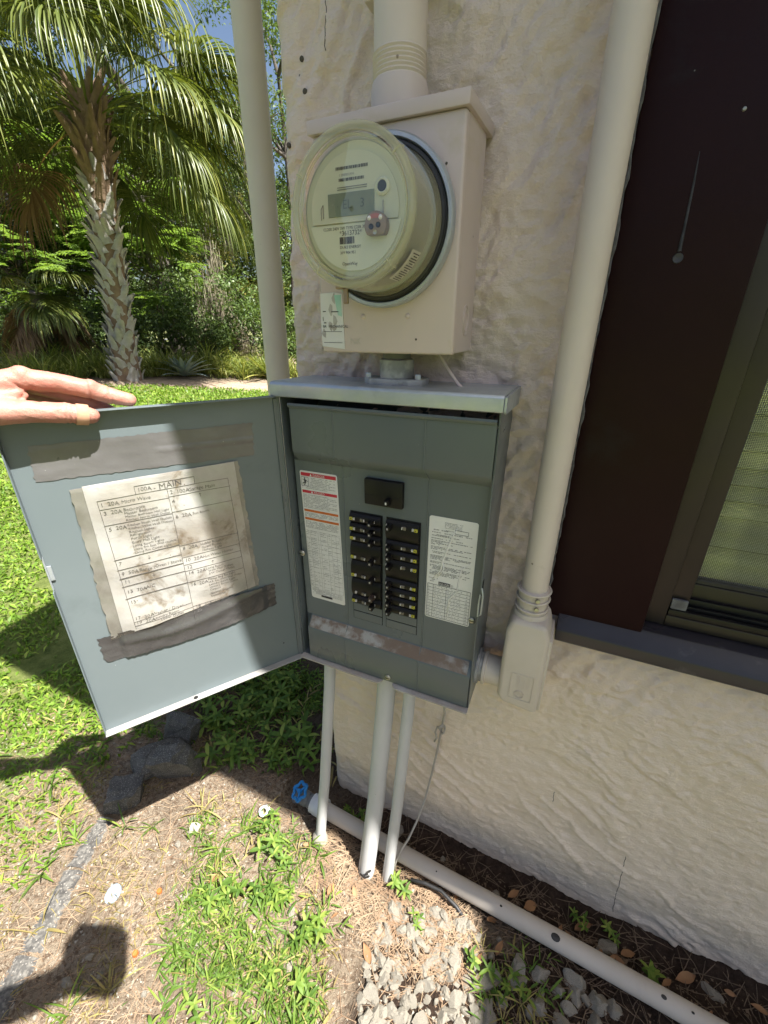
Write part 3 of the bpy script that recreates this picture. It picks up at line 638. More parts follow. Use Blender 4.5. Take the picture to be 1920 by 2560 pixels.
# ------------------------------------------------------------------ hub between meter box and panel
t = thing('conduit_hub', (-.262, -.06, 1.166), 'short weathered galvanised hub joining meter box and panel', 'conduit hub')
obj('flange', G().prism([(-.045, -.016), (-.030, -.032), (.030, -.032), (.045, -.016), (.045, .016), (.030, .032), (-.030, .032), (-.045, .016)], lambda a, b: (-.262+a*1.08, -.062+b, 1.1665), lambda a, b: (-.262+a*1.08, -.062+b, 1.1765)), 'galv_dull', t, smooth=40, bevel=.0015)
obj('sleeve', G().lathe([(.0, .0), (.0265, .0), (.0265, .026), (.024, .0275), (.0, .0275)], (-.262, -.062, 1.1768), n=32), 'galv_dull', t, smooth=40)
obj('nipple', G().lathe([(.0, 0), (.0215, 0), (.0215, .011), (.0, .011)], (-.262, -.062, 1.2045), n=32), 'valve_dark', t, smooth=40)
for dx in (-.041, .041): obj('bolt', G().lathe([(0, .0075), (.0042, .007), (.0048, .005), (.0048, 0)], (-.262+dx, -.078, 1.1765), n=6), 'galv', t)

# ------------------------------------------------------------------ breaker panel
PX0, PX1, PZ0, PZ1, PYF = -.452, -.088, .597, 1.142, -.113
pn = thing('breaker_panel', (-.27, -.055, .597), 'open grey steel breaker panel fixed to the wall under the meter', 'breaker panel')
g = G(); th = .0018
g.box(PX0, PX0+th, PYF, .006, PZ0, PZ1).box(PX1-th, PX1, PYF, .006, PZ0, PZ1).box(PX0+th, PX1-th, -.001, .006, PZ0, PZ1)
g.box(PX0+th, PX1-th, PYF+.0005, -.001, PZ0, PZ0+th).box(PX0+th, PX1-th, PYF+.02, -.001, PZ1-th, PZ1)
obj('cabinet', g, 'grey_enamel', pn)
# notched bottom lip, dusty and rusty
def lip(x0, x1, r0, r1):
    pl = [(x0, -.1125), (x0, -.1265+r0), (x0+r0, -.1265), (x1-r1, -.1265), (x1, -.1265+r1), (x1, -.1125)]
    return G().prism(pl, lambda a, b: (a, b, PZ0-.001-(.0008)), lambda a, b: (a, b, PZ0+.0007))
obj('bottom_lip', lip(PX0, -.262, .001, .008), 'dusty_metal', pn); obj('bottom_lip', lip(-.240, PX1, .008, .001), 'dusty_metal', pn)
hd = obj('hood', G().prism([(-.128, 1.1445), (-.1305, 1.146), (-.1305, 1.164), (-.1275, 1.1675), (-.122, 1.1685), (.004, 1.1665), (.004, 1.142)], lambda a, b: (-.457, a, b), lambda a, b: (-.0835, a, b)), 'galv', pn, smooth=40, bevel=.0008, label='bare galvanised rain hood over the panel')
obj('hood_cap', G().prism([(-.124, 1.143), (-.1288, 1.146), (-.1288, 1.1655), (.004, 1.1655), (.004, 1.139)], lambda a, b: (-.083, a, b), lambda a, b: (-.0795, a, b)), 'galv', hd, bevel=.0006)
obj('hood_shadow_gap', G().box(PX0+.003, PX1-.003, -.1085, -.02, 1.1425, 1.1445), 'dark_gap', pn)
# dead-front cover folded in profile: proud head, recessed breaker field, dusty sloping ledge, proud foot
CX0, CX1 = -.4435, -.0905
PR = [(-.1215, 1.1345), (-.1225, 1.131), (-.1205, 1.1275), (-.1175, 1.1265), (-.1175, 1.0535), (-.1155, 1.0475), (-.0985, 1.0305), (-.0980, 1.027), (-.0980, .7005), (-.0985, .697), (-.1165, .6755), (-.1175, .672), (-.1175, .603), (-.1165, .6005)]
YR = -.0980
segs = [CX0, CX0+.012]+list(np.linspace(-.43, -.10, 12))+[CX1-.004, CX1]
g = G(); npr = len(PR)
for i, x in enumerate(segs):
    f_ = 0.0 if 0 < i < len(segs)-1 else 1.0
    for (a, b) in PR:
        aa_ = a if not f_ else max(a, -.104) if i == 0 else a
        if i == 0: aa_ = -.0985
        g.v.append((x, aa_, b))
g.f = [(i*npr+j, (i+1)*npr+j, (i+1)*npr+j+1, i*npr+j+1) for i in range(len(segs)-1) for j in range(npr-1)]
cover = obj('cover', g, 'grey_enamel', pn, smooth=28)
# pressed creases
def crease(x, z0, z1, y, yy=None):
    return G().tube([(x, y, z0), (x, yy if yy is not None else y, z1)], .0014, 8)
for xx in (-.3495, -.193):
    obj('crease', crease(xx, 1.126, 1.051, -.1173), 'grey_enamel', cover, smooth=60); obj('crease', G().tube([(xx, -.1172, 1.051), (xx+.004, -.0982, 1.0285)], .0011, 8), 'grey_enamel', cover, smooth=60)
    obj('crease', crease(xx+.004, 1.0285, .699, -.0979), 'grey_enamel', cover, smooth=60); obj('crease', crease(xx+.004, .6735, .604, -.1173), 'grey_enamel', cover, smooth=60)
    obj('crease', G().tube([(xx+.004, -.0980, .699), (xx+.004, -.1172, .6735)], .0009, 8), 'grey_enamel', cover, smooth=60)
obj('ledge_dust', G().add([(CX0+.014, -.1006, .6955), (CX1-.006, -.1006, .6955), (CX1-.006, -.1163, .6768), (CX0+.014, -.1163, .6768)], [(0, 1, 2, 3)]), 'dusty_ledge', cover)
for x, z, y in ((-.4405, .842, -.103), (-.1005, .785, -.0985), (-.2495, .612, -.118)):
    sc_ = obj('cover_screw', G().lathe([(0, .0032), (.0035, .003), (.0056, .0018), (.006, 0)], (x, y, z), (0, -1, 0), 20), 'screw', pn, smooth=50)
    obj('slot', G().box(x-.0042, x+.0042, y-.0036, y-.0028, z-.0007, z+.0007), 'dark_gap', sc_)
obj('catch', G().tube([(PX1+.0005, -.112, .862), (PX1+.004, -.116, .850), (PX1+.004, -.117, .815), (PX1-.001, -.115, .808), (PX1-.002, -.113, .83), (PX1-.001, -.112, .85)], .0016, 8), 'galv', pn, smooth=60)
obj('catch_slot', G().box(PX1+.0001, PX1+.0006, -.108, -.098, .845, .872), 'dark_gap', pn)
# fields for the breaker columns
for x0, x1 in ((-.3325, -.2695), (-.2625, -.1995)):
    obj('filler_plate', G().box(x0+.001, x1-.001, YR-.0012, YR-.0002, .7385, .7555), 'grey_enamel', cover, bevel=.0005)
    obj('filler_plate', G().box(x0+.001, x1-.001, YR-.0012, YR-.0002, .7195, .7365), 'grey_enamel', cover, bevel=.0005)
    obj('field_gap', G().box(x0, x1, YR-.0003, YR-.0001, .7185, .9515), 'dark_gap', cover)

def breaker(x0, x1, z1, rows, handle_row, left, brown=False, mark=True, stagger=0):
    h = .0192*rows; z0 = z1-h+.0006; d0 = YR-.0035; d1 = YR-.0085
    g = G(); n = 8
    for x in (x0, x1):         # gently bowed face
        for i in range(n+1):
            z = z0+(z1-.0006-z0)*i/n; g.v.append((x, d0-(d1-d0)*-1*math.sin(math.pi*i/n)**.6 if rows < 9 else d1, z))
        g.v.append((x, YR+.004, z1-.0006)); g.v.append((x, YR+.004, z0))
    m_ = n+3; g.f = [(j, m_+j, m_+j+1, j+1) for j in range(m_-1)]+[(m_-1, 2*m_-1, m_, 0), tuple(range(m_))[::-1], tuple(range(m_, 2*m_))]
    b = obj('breaker', g, 'breaker_black', pn, smooth=30)
    zc = z1-.0192*(handle_row+.5); s = 1 if left else -1; xo = x0 if left else x1; xh = (x1-.0185) if left else (x0+.0095)
    yb = d1-.001
    hg = G().prism([(-.0052, 0), (.0052, 0), (.0043, .0130), (-.0043, .0130)], lambda a, b_: (xh+(.004 if left else 0)-.0040, yb-b_*1.0, zc+a), lambda a, b_: (xh+(.004 if left else 0)+.0040, yb-b_*1.05, zc+a-.0006))
    hd_ = obj('handle', hg, 'breaker_brown' if brown else 'breaker_black', b, bevel=.0009)
    obj('rating_mark', G().box(xh+(.004 if left else 0)-.0014, xh+(.004 if left else 0)+.0014, yb-.0139, yb-.0133, zc-.0016, zc+.0016), 'ink_faint', hd_)
    gs = lambda a, b_, za, zb: G().box(min(xo+s*a, xo+s*b_), max(xo+s*a, xo+s*b_), yb-.0012, yb+.002, zc+za, zc+zb)
    if mark:
        obj('yellow_mark', gs(.0015, .0070, -.0024, .0024), 'mark_yellow', b); g = gs(.0032, .0052, -.0008, .0008); obj('yellow_mark_centre', g.xf(Matrix.Translation((0, -.0003, 0))), 'ink', b)
    g = gs(.0082, .0092, -.0022, .0022); g.add(*(lambda q_: (q_.v, q_.f))(gs(.0100, .0112, -.0022, .0022))); g.add(*(lambda q_: (q_.v, q_.f))(gs(.0285, .0300, -.0026, .0016))); obj('white_print', g, 'mark_white', b)
    obj('trip_window', gs(.0222, .0272, -.0026, .0026), 'mark_window', b)
    obj('handle_print', G().box(xh+s*.0075-.0006, xh+s*.0075+.0006, yb-.0008, yb+.002, zc-.0022, zc+.0022), 'mark_white', b)
XL0, XL1, XR0, XR1 = -.331, -.271, -.261, -.201; ZT = .9495
for r0, n_, hr, br_, mk in ((0, 1, 0, 0, 1), (1, 1, 0, 0, 1), (2, 1, 0, 0, 1), (3, 2, 1, 0, 1), (5, 2, 1, 0, 1), (7, 2, 1, 1, 0), (9, 1, 0, 0, 1)):
    breaker(XL0, XL1, ZT-r0*.0192, n_, hr, True, br_, mk)
for r0, n_, hr in ((0, 2, 0), (2, 1, 0), (3, 1, 0), (4, 2, 0), (6, 1, 0), (7, 1, 0), (8, 1, 0), (9, 1, 0)):
    breaker(XR0, XR1, ZT-.0005-r0*.0192, n_, hr, False)
mbk = obj('main_breaker', G().box(-.3005, -.231, YR-.0085, YR+.004, .972, 1.0178), 'breaker_black', pn, smooth=40, bevel=.0018, label='main breaker above the two columns')
obj('groove', G().box(-.299, -.2325, YR-.0088, YR-.0080, .9905, .9912), 'dark_gap', mbk); obj('groove', G().box(-.2665, -.2655, YR-.0088, YR-.0080, .974, .9905), 'dark_gap', mbk)
mh = obj('handle', G().prism([(-.0055, 0), (.0055, 0), (.0045, .013), (-.0045, .013)], lambda a, b: (-.2595, YR-.008-b, .984+a), lambda a, b: (-.2505, YR-.008-b, .984+a)), 'breaker_black', mbk, bevel=.001)
obj('rating_mark', G().box(-.2563, -.2537, YR-.0216, YR-.0211, .982, .986), 'mark_white', mh)

# printed stickers on the cover
def rounded(x0, x1, z0, z1, r_, n=5):
    pl = []
    for cx_, cz_, a0 in ((x1-r_, z0+r_, -90), (x1-r_, z1-r_, 0), (x0+r_, z1-r_, 90), (x0+r_, z0+r_, 180)):
        for i in range(n): a = R(a0+90*i/(n-1)); pl.append((cx_+r_*math.cos(a), cz_+r_*math.sin(a)))
    return pl
def words(g, x0, x1, z, h, fn, dens=.82):
    x = x0
    while x < x1-.001:
        w_ = min(random.uniform(.0012, .0045), x1-x)
        if random.random() < dens: g.add([fn(x, z), fn(x+w_, z), fn(x+w_, z+h), fn(x, z+h)], [(0, 1, 2, 3)])
        x += w_+random.uniform(.0005, .0009)
w1 = obj('warning_label', G().prism(rounded(0, .0775, -.272, 0, .004), lambda a, b: (-.4345+a-b*.022, YR-.0002, 1.0125+b), lambda a, b: (-.4345+a-b*.022, YR-.0006, 1.0125+b)), 'label_white', pn, label='tall white warning label with red and orange bands')
L = lambda u, v, d=.0009: (-.4345+u*.0775+v*.272*.022, YR-d, 1.0125-v*.272)
def band(v0, v1, u0=.03, u1=.97, d=.0008): return G().add([L(u0, v0, d), L(u1, v0, d), L(u1, v1, d), L(u0, v1, d)], [(0, 1, 2, 3)])
for v0, v1 in ((.012, .036), (.136, .156)): obj('red_band', band(v0, v1), 'label_red', w1)
for v0, v1 in ((.276, .293), (.338, .355)): obj('orange_band', band(v0, v1), 'label_orange', w1)
g = G(); put_text(g, 'DANGER', .0062, lambda x, y: L(.52+x/.0775, .033-y/.272, .0011), 'CENTER'); put_text(g, 'PELIGRO', .0056, lambda x, y: L(.5+x/.0775, .153-y/.272, .0011), 'CENTER')
for v in (.033, .153): g.add([L(.27, v, .0011), L(.33, v, .0011), L(.30, v-.017, .0011)], [(0, 1, 2)])
obj('white_lettering', g, 'label_white', w1)
g = G(); tl = lambda x, z: L(x, z, .0010)
def wl(v, u0, u1, h=.0034, dens=.85):
    x = u0
    while x < u1-.01:
        w_ = min(random.uniform(.015, .06), u1-x)
        if random.random() < dens: g.add([tl(x, v), tl(x+w_, v), tl(x+w_, v-h), tl(x, v-h)], [(0, 1, 2, 3)])
        x += w_+random.uniform(.008, .014)
for k in range(8): wl(.048+k*.0105, .27 if k < 6 else .04, .94 if k % 2 == 0 else .8)
for k in range(10): wl(.170+k*.0102, .04, .95 if k % 3 else .75)
for k in range(4): wl(.304+k*.0088, .04, .95 if k < 3 else .6)
for k in range(6): wl(.368+k*.0092, .04, .95)
for c0, c1 in ((.03, .13), (.15, .34), (.44, .60), (.63, .72), (.75, .95)):
    for k in range(36):
        v = .442+k*.0133
        if random.random() < (.85 if c0 < .2 else .45): wl(v, c0, c1-random.uniform(0, .04), .0030, .8)
for k in range(5): wl(.925+k*.009, .04, .93, .003)
obj('small_print', g, 'ink_grey', w1)
g = G()
for u in (.02, .14, .36, .42, .62, .73, .86, .97): g.add([tl(u, .45), tl(u+.006, .45), tl(u+.006, .915), tl(u, .915)], [(0, 1, 2, 3)])
for v in (.436, .448, .50, .535, .57, .605, .64, .675, .688, .73, .77, .81, .85, .885, .915): g.add([tl(.02, v), tl(.975, v), tl(.975, v+.0014), tl(.02, v+.0014)], [(0, 1, 2, 3)])
obj('table_rules', g, 'ink_faint', w1)
g = G(); g.add([tl(.30, .962), tl(.63, .962), tl(.63, .978), tl(.30, .978)], [(0, 1, 2, 3)])
for pl in ([(.115, .047), (.135, .047), (.14, .058), (.11, .058)], [(.10, .06), (.15, .06), (.165, .082), (.125, .085)], [(.05, .062), (.11, .062), (.11, .066), (.05, .060)], [(.15, .062), (.21, .072), (.205, .076), (.15, .067)], [(.125, .083), (.15, .083), (.12, .102), (.10, .102)], [(.13, .083), (.06, .094), (.055, .089), (.12, .077)]): g.add([L(*p, .0012) for p in pl], [(0, 1, 2, 3)])
bx_ = [(.03, .044), (.225, .044), (.225, .105), (.03, .105)]
for i in range(4): g.tube([L(*bx_[i], .0010), L(*bx_[(i+1) % 4], .0010)], .00025, 4, False)
obj('figure_sign', g, 'ink', w1)

w2 = obj('directory_label', G().prism(rounded(0, .0805, -.2, 0, .004), lambda a, b: (-.1855+a, YR-.0002, .9685+b), lambda a, b: (-.1855+a, YR-.0006, .9685+b)), 'label_white', pn, label='wrinkled white label with printed rules and a handwritten table')
L2 = lambda u, v, d=.0010: (-.1855+u*.0805, YR-d, .9685-v*.2)
g = G(); tl = L2
for k in range(5): wl(.045+k*.0115, .33-.0*k, .70, .0035)
for k, (v, u0, u1) in enumerate(((.105, .36, .52), (.112, .10, .42), (.135, .07, .9), (.155, .07, .5), (.165, .07, .66), (.19, .06, .72), (.21, .06, .92), (.222, .06, .3), (.234, .06, .52), (.246, .06, .25), (.268, .06, .92), (.28, .06, .75), (.292, .06, .3), (.314, .06, .92), (.326, .06, .3), (.352, .06, .92), (.363, .06, .9), (.374, .06, .7), (.386, .06, .36), (.41, .06, .92), (.422, .06, .25), (.446, .06, .92), (.457, .06, .9), (.468, .06, .85), (.48, .06, .65), (.503, .06, .92), (.514, .06, .75), (.525, .06, .85), (.537, .06, .6), (.575, .05, .25), (.59, .05, .2), (.607, .08, .2))):
    wl(v+.01, u0, u1, .0062)
obj('small_print', g, 'ink_grey', w2)
g = G()
for a, b in (((.55, .095), (.82, .095)), ((.82, .095), (.82, .128)), ((.82, .128), (.55, .128)), ((.55, .128), (.55, .095)), ((.03, .645), (.97, .645)), ((.97, .645), (.97, .985)), ((.97, .985), (.03, .985)), ((.03, .985), (.03, .645)), ((.45, .645), (.45, .985)), ((.16, .645), (.16, .985))): g.tube([L2(*a), L2(*b)], .0003, 4, False)
for k in range(1, 10): g.tube([L2(.03, .645+k*.034), L2(.97, .645+k*.034)], .0002, 4, False)
obj('table_rules', g, 'ink', w2)
g = G(); g.add([L2(.27, .607), L2(.53, .607), L2(.53, .638), L2(.27, .638)], [(0, 1, 2, 3)]); obj('maker_plate', g, 'ink', w2)
g = G(); put_text(g, 'SQUARE', .0052, lambda x, y: L2(.40+x/.0805, .631-y/.2, .0014), 'CENTER'); obj('white_lettering', g, 'label_white', w2)
g = G(); put_text(g, 'D', .0058, lambda x, y: L2(.545+x/.0805, .633-y/.2, .0014))
for k in range(10):
    put_text(g, str(2*k+1), .0048, lambda x, y, k=k: L2(.045+x/.0805, .672+k*.034-y/.2, .0014)); put_text(g, str(2*k+2), .0048, lambda x, y, k=k: L2(.90+x/.0805, .672+k*.034-y/.2, .0014), 'CENTER')
    for u0, u1 in ((.19, .42), (.48, .80)):
        x = u0
        while x < u1-.03:      # pencilled scrawl
            pts = [L2(x+.012*i, .660+k*.034+random.uniform(-.010, .012), .0013) for i in range(4)]; g.tube(pts, .00022, 4, False); x += .05+random.uniform(0, .03)
obj('handwriting', g, 'ink_grey', w2)
for pts in ([(.60, .06), (.50, .16), (.42, .27), (.33, .40), (.30, .49), (.12, .60)], [(.92, .37), (.74, .44), (.70, .58), (.68, .67), (.52, .76), (.50, .95)], [(.36, .40), (.36, .48), (.22, .58)]):
    obj('wrinkle', G().tube([L2(u, v, .0006) for u, v in pts], [.0002]+[random.uniform(.0012, .002) for _ in pts[1:-1]]+[.0002], 6), 'label_white', w2, smooth=180)
# ------------------------------------------------------------------ door, swung open to the left
DA = R(-123.7); DL = .369; HG = Vector((-.455, -.113, .595)); DH = .5495
dd_ = Vector((math.cos(DA), math.sin(DA), 0)); dn = Vector((-dd_.y, dd_.x, 0))
if dn.x < 0: dn = -dn
def D(u, v, n=0):           # u from free edge to hinge, v up, n towards the inside face
    return HG+dd_*(DL-u)+Vector((0, 0, v))+dn*n
def dbox(g, u0, u1, v0, v1, n0, n1):
    c = [D(u, v, n) for n in (n0, n1) for u, v in ((u0, v0), (u1, v0), (u1, v1), (u0, v1))]
    return g.add(c, [(0, 1, 2, 3), (7, 6, 5, 4), (0, 4, 5, 1), (1, 5, 6, 2), (2, 6, 7, 3), (3, 7, 4, 0)])
g = G(); dbox(g, 0, DL, 0, DH, -.0016, 0)
door = obj('door', g, 'door_enamel', pn, bevel=.0006, label='grey steel panel door swung wide open')
obj('top_lip', dbox(G(), .0, DL-.002, DH-.0014, DH+.0002, .0003, .0145), 'door_enamel', door, bevel=.0004)
obj('bottom_lip', dbox(G(), .0, DL-.004, -.0002, .0014, .0003, .0150), 'lip_dust', door, bevel=.0004, label='pale dusty bottom lip of the door')
for v0, v1 in ((.0018, .296), (.352, DH-.002)): obj('edge_lip', dbox(G(), -.0002, .0014, v0, v1, .0003, .0120), 'door_enamel', door, bevel=.0004)
obj('latch_tab', dbox(dbox(G(), -.0004, .0016, .2965, .3515, .0003, .0045), .0016, .007, .312, .336, .0008, .003), 'galv', door, bevel=.0006)
obj('hinge_fold', dbox(G(), DL-.0105, DL-.0005, .004, DH-.004, .0003, .0035), 'grey_enamel', door, bevel=.001)
obj('hinge_pin', G().tube([HG+Vector((.0005, -.0025, .002)), HG+Vector((.0005, -.0025, DH-.002))], .0028, 10), 'grey_enamel', pn, smooth=60)
obj('lip_hole', G().lathe([(0, .0002), (.0042, .0002)], D(.148, .0016, .0075), (0, 0, 1), 16), 'dark_gap', door)
for u, v in ((.330, .045), (.062, .50)): obj('dimple', G().lathe([(0, .0003), (.0016, .0002)], D(u, v, .0003), dn, 10), 'dark_gap', door)

# ---- tape strips
def sheet(corners, nu, nv, fn, ragged=0, seed=1):
    """corners TL,TR,BR,BL in door coords; fn(s,t)->offset; ragged edges"""
    rn = random.Random(seed); V = []
    for j in range(nv+1):
        for i in range(nu+1):
            s_, t_ = i/nu, j/nv
            u = (1-t_)*((1-s_)*corners[0][0]+s_*corners[1][0])+t_*((1-s_)*corners[3][0]+s_*corners[2][0])
            v = (1-t_)*((1-s_)*corners[0][1]+s_*corners[1][1])+t_*((1-s_)*corners[3][1]+s_*corners[2][1])
            if i in (0, nu): u += rn.uniform(-ragged, ragged)
            if j in (0, nv): v += rn.uniform(-ragged, ragged)*.5
            V.append(tuple(D(u, v, fn(s_, t_))))
    F = [(j*(nu+1)+i, (j+1)*(nu+1)+i, (j+1)*(nu+1)+i+1, j*(nu+1)+i+1) for j in range(nv) for i in range(nu)]
    return V, F
def thick(V, F, th):
    g = G(); g.add(V, F); g.add([tuple(Vector(p)-dn*th) for p in V], [f[::-1] for f in F]); return g
def nz_(s_, t_, sc, seed): return float(fbm(np.array([s_*sc+seed]), np.array([t_*sc*.4+seed*1.7]), int(seed), 3)[0])-.5
V, F = sheet([(.026, .509), (.321, .509), (.318, .4535), (.021, .4605)], 60, 14, lambda s_, t_: .0008+.0010*max(0, nz_(s_, t_, 16, 3))*2+(.0022*max(0, 1-abs(t_-.52)/.05)*(s_ > .5)), .0018, 5)
SP('duct_tape', 'long strip of silver duct tape across the top of the open door', 'tape', thick(V, F, .0004), 'tape', smooth=50)
def foldy(s_, t_): return .0042+.0034*math.exp(-((t_-(.25+.25*math.sin(s_*4.2)))/.13)**2)*(.25+.75*math.sin(math.pi*min(1, s_*1.02)))+.002*nz_(s_, t_, 14, 6)
V, F = sheet([(.031, .190), (.325, .196), (.325, .146), (.032, .142)], 64, 16, lambda s_, t_: foldy(s_, t_) if .10 < s_ < .93 else .0010+.0035*max(0, (.0+abs(nz_(s_, t_, 20, 9)))), .002, 8)
# the lower edge of this strip sags in the middle
V = [tuple(Vector(p)+Vector((0, 0, -.010*math.sin(math.pi*min(1, max(0, (k % 65)/64)))*((k//65)/16)+.014*max(0, (k % 65)/64-.35)*(1-(k//65)/16)*0)) if True else p) for k, p in enumerate(V)]
SP('duct_tape', 'crumpled strip of duct tape under the handwritten sheet', 'tape', thick(V, F, .0004), 'tape_dark', smooth=50)

# ---- handwritten sheet in a plastic sleeve
sheet_t = thing('circuit_directory', tuple(D(.17, .185, .003)), 'stained handwritten circuit list in a clear plastic sleeve taped to the door', 'paper sheet')
def sag(u, v):      # waviness of sheet and sleeve, larger towards the bottom
    b = max(0, (.30-v)/.12); b = min(b, 1)
    return .0030+.0016*math.sin(u*38+v*20)*b+.0045*b*b*math.sin((u-.07)/.22*math.pi)**2+.0010*math.sin(v*60+u*22)+.0034*nz_(u*14, v*24, 2, 12)*(.4+b)
PAPER = [(.0705, .4455), (.282, .449), (.2885, .203), (.0665, .184)]
V, F = sheet(PAPER, 60, 64, lambda s_, t_: 0, 0, 3)
def lift(V, off):
    out = []
    for p in V:
        q = Vector(p)-HG; u = DL-q.dot(dd_); v = q.z; out.append(tuple(Vector(p)+dn*(sag(u, v)+off)))
    return out
obj('paper', G().add(lift(V, 0), F), 'paper', sheet_t, smooth=180)
SL = [(.056, .4435), (.289, .4495), (.2965, .2025), (.049, .183)]
V, F = sheet(SL, 40, 44, lambda s_, t_: 0, .0015, 4)
obj('back_card', G().add(lift(V, -.0014), F), 'paper_grime', sheet_t, smooth=180)
V2 = [tuple(Vector(p)+dn*(.0014+.0009*abs(math.sin(k*.37))) ) for k, p in enumerate(lift(V, 0))]
obj('plastic_sleeve', G().add(V2, F), 'sleeve_film', sheet_t, smooth=180)
def W(u, v, d=.0004): return tuple(D(u, v, sag(u, v)+d))
g = G()
def rule(a, b, r_=.00034, n=24):
    g.tube([W(a[0]+(b[0]-a[0])*i/n, a[1]+(b[1]-a[1])*i/n) for i in range(n+1)], r_, 4, False)
UL, UM, UR = .083, .176, .271
rule((UL, .4205), (.086, .190)); rule((UM, .421), (UM+.0005, .176)); rule((.2685, .4225), (.2735, .193)); rule((UL, .4205), (.2685, .4225))
for v in (.4065, .380): rule((UL, v), (UM, v))
for v, r_ in ((.3215, .0006), (.3035, .0005), (.2875, .0008), (.272, .0005), (.249, .0007)): rule((UL, v), (UM, v+.001), r_)
rule((.085, .204), (UM, .208)); rule((.086, .196), (UM, .199))
for v in (.408, .382, .320, .298, .284, .272, .249, .200, .193): rule((UM, v), (UR, v))
for a, b in (((.133, .4335), (.2175, .4345)), ((.133, .4335), (.133, .4205)), ((.2175, .4345), (.217, .4225))): rule(a, b)
obj('ruled_lines', g, 'pencil', sheet_t)
def hand(u, v, s, size):
    put_text(g, s, size, lambda x, y: W(u+x, v+y, .0005), slant=random.uniform(-.05, .12), wob=size*.07)
g = G()
hand(.136, .424, '100A -', .009); hand(.165, .4235, 'MAIN', .0135)
for u, v, s in ((.0855, .4105, '1  20A'), (.0865, .397, '3  20A'), (.087, .370, '5  20A'), (.087, .3105, '7'), (.087, .2925, '9  50A'), (.0875, .277, '11'), (.0875, .2575, '13  70A'), (.088, .238, '15'), (.088, .2065, '17  30A'), (.088, .198, '19  20A'),
                (.179, .4115, '2  100A'), (.179, .396, '4'), (.1795, .370, '6  20A'), (.1795, .311, '8  20A'), (.1795, .2885, '10  20A'), (.180, .2755, '12'), (.180, .2635, '14  20A'), (.180, .240, '16  20A'), (.1805, .1945, '18  20A'), (.181, .186, '20')):
    hand(u, v, s, .0088)
obj('handwritten_numbers', g, 'pencil', sheet_t)
g = G()
for u, v, s, z in ((.112, .411, 'Micro Wave', .0078), (.112, .398, 'Bathroom', .0072), (.112, .3925, 'Master Bathroom', .0064), (.112, .387, 'Master Bedroom Hall Light', .0055), (.112, .3815, 'Kitchen North Wall Outlet', .0055),
                   (.112, .3725, 'Kitchen South Wall Outlets', .0055), (.112, .3665, 'Kitchen West Wall Outlets', .0056), (.112, .3605, 'Kitchen Lights', .006), (.112, .355, 'Refrigerator', .0058), (.112, .349, 'Porch Light', .0062), (.112, .3425, 'Entry Hall Light', .0062), (.112, .3365, 'Living Room Lights', .0058), (.112, .331, 'Living Rm East Wall Outlets', .0054), (.112, .325, 'Living Rm Closet Light', .0058),
                   (.112, .2925, 'Range (Oven / Stove)', .0075), (.1145, .2585, 'A/C', .0085), (.1135, .2070, 'Washer / Dryer', .0075), (.1135, .199, 'Laundry Room', .0068), (.124, .193, 'Upper Outlet', .0066),
                   (.205, .4115, 'Garage Main', .0082), (.205, .371, 'Sun Room', .0062), (.208, .3125, 'Hobby Room', .0062), (.209, .3065, 'Guest Room', .0062), (.209, .3005, 'Hallway Light', .006), (.208, .2885, 'Hot Water Heater', .0066), (.209, .2655, 'Living Room', .0058), (.212, .2605, 'West Wall Outlets', .0055), (.212, .255, 'S/W Corner Outlet', .0055),
                   (.209, .2435, 'Master Bed Rm Light', .0055), (.209, .238, 'M.B. Rm West Wall Outlet', .0052), (.209, .2325, 'Laundry Room Light', .0055), (.209, .227, 'Laundry Room Outlet', .0055), (.209, .2215, 'Carport', .0056), (.209, .214, 'Garbage Disposal', .0055), (.209, .208, 'Dishwasher', .0055), (.205, .1945, 'Kitchen GFI Outlet', .0055)):
    hand(u, v, s, z)
for u, v, d_ in ((.130, .314, -1), (.130, .281, -1), (.222, .402, 1), (.222, .277, 1)):
    g.tube([W(u, v-.003), W(u, v+.003)], .0003, 4, False); g.tube([W(u-.0018, v+d_*.001), W(u, v+d_*.003), W(u+.0018, v+d_*.001)], .0003, 4, False)
obj('handwriting', g, 'pencil', sheet_t)

# ------------------------------------------------------------------ grey conduits down to the ground
for nm, x, r_, yb, lab in (('a', -.414, .0132, -.150, 'thin grey plastic conduit nearest the house corner, below the panel'), ('b', -.272, .0205, -.160, 'thickest grey plastic conduit in the middle below the panel'), ('c', -.218, .0132, -.150, 'thin grey plastic conduit right of the thickest one, below the panel')):
    t = thing('grey_conduit', (x, yb, 0), lab, 'conduit', 'grey conduits below the panel')
    xb = x-.014
    obj('pipe', G().tube([(x, -.063, .5955), (x-.002, -.075, .48), (x-.008, -.115, .2), (xb, yb, .0), (xb-.001, yb-.004, -.05)], r_, 28), 'pvc_grey', t, smooth=60)
    obj('bushing', G().lathe([(r_*.9, 0), (r_+.004, 0), (r_+.004, .006), (r_*.9, .006)], (x, -.063, .5885), n=28), 'pvc_grey', t, smooth=40)
    if nm == 'b':
        for k, (a, z) in enumerate(((-100, .012), (-62, .022), (-40, .03), (-128, .02), (-75, .008), (-52, .01))):
            aa = R(a); obj('dirt_spot', G().lathe([(0, .0006), (.0042, .0004), (.005, 0)], (xb+r_*math.cos(aa), yb-.001+r_*math.sin(aa), z), (math.cos(aa), math.sin(aa), .1), 10), 'rubber', t)
    if nm == 'a': obj('mortar_blob', G().lathe([(.004, .03), (.0165, .022), (.021, .006), (.023, -.012)], (xb, yb, 0), n=12), 'limestone', t, smooth=60)

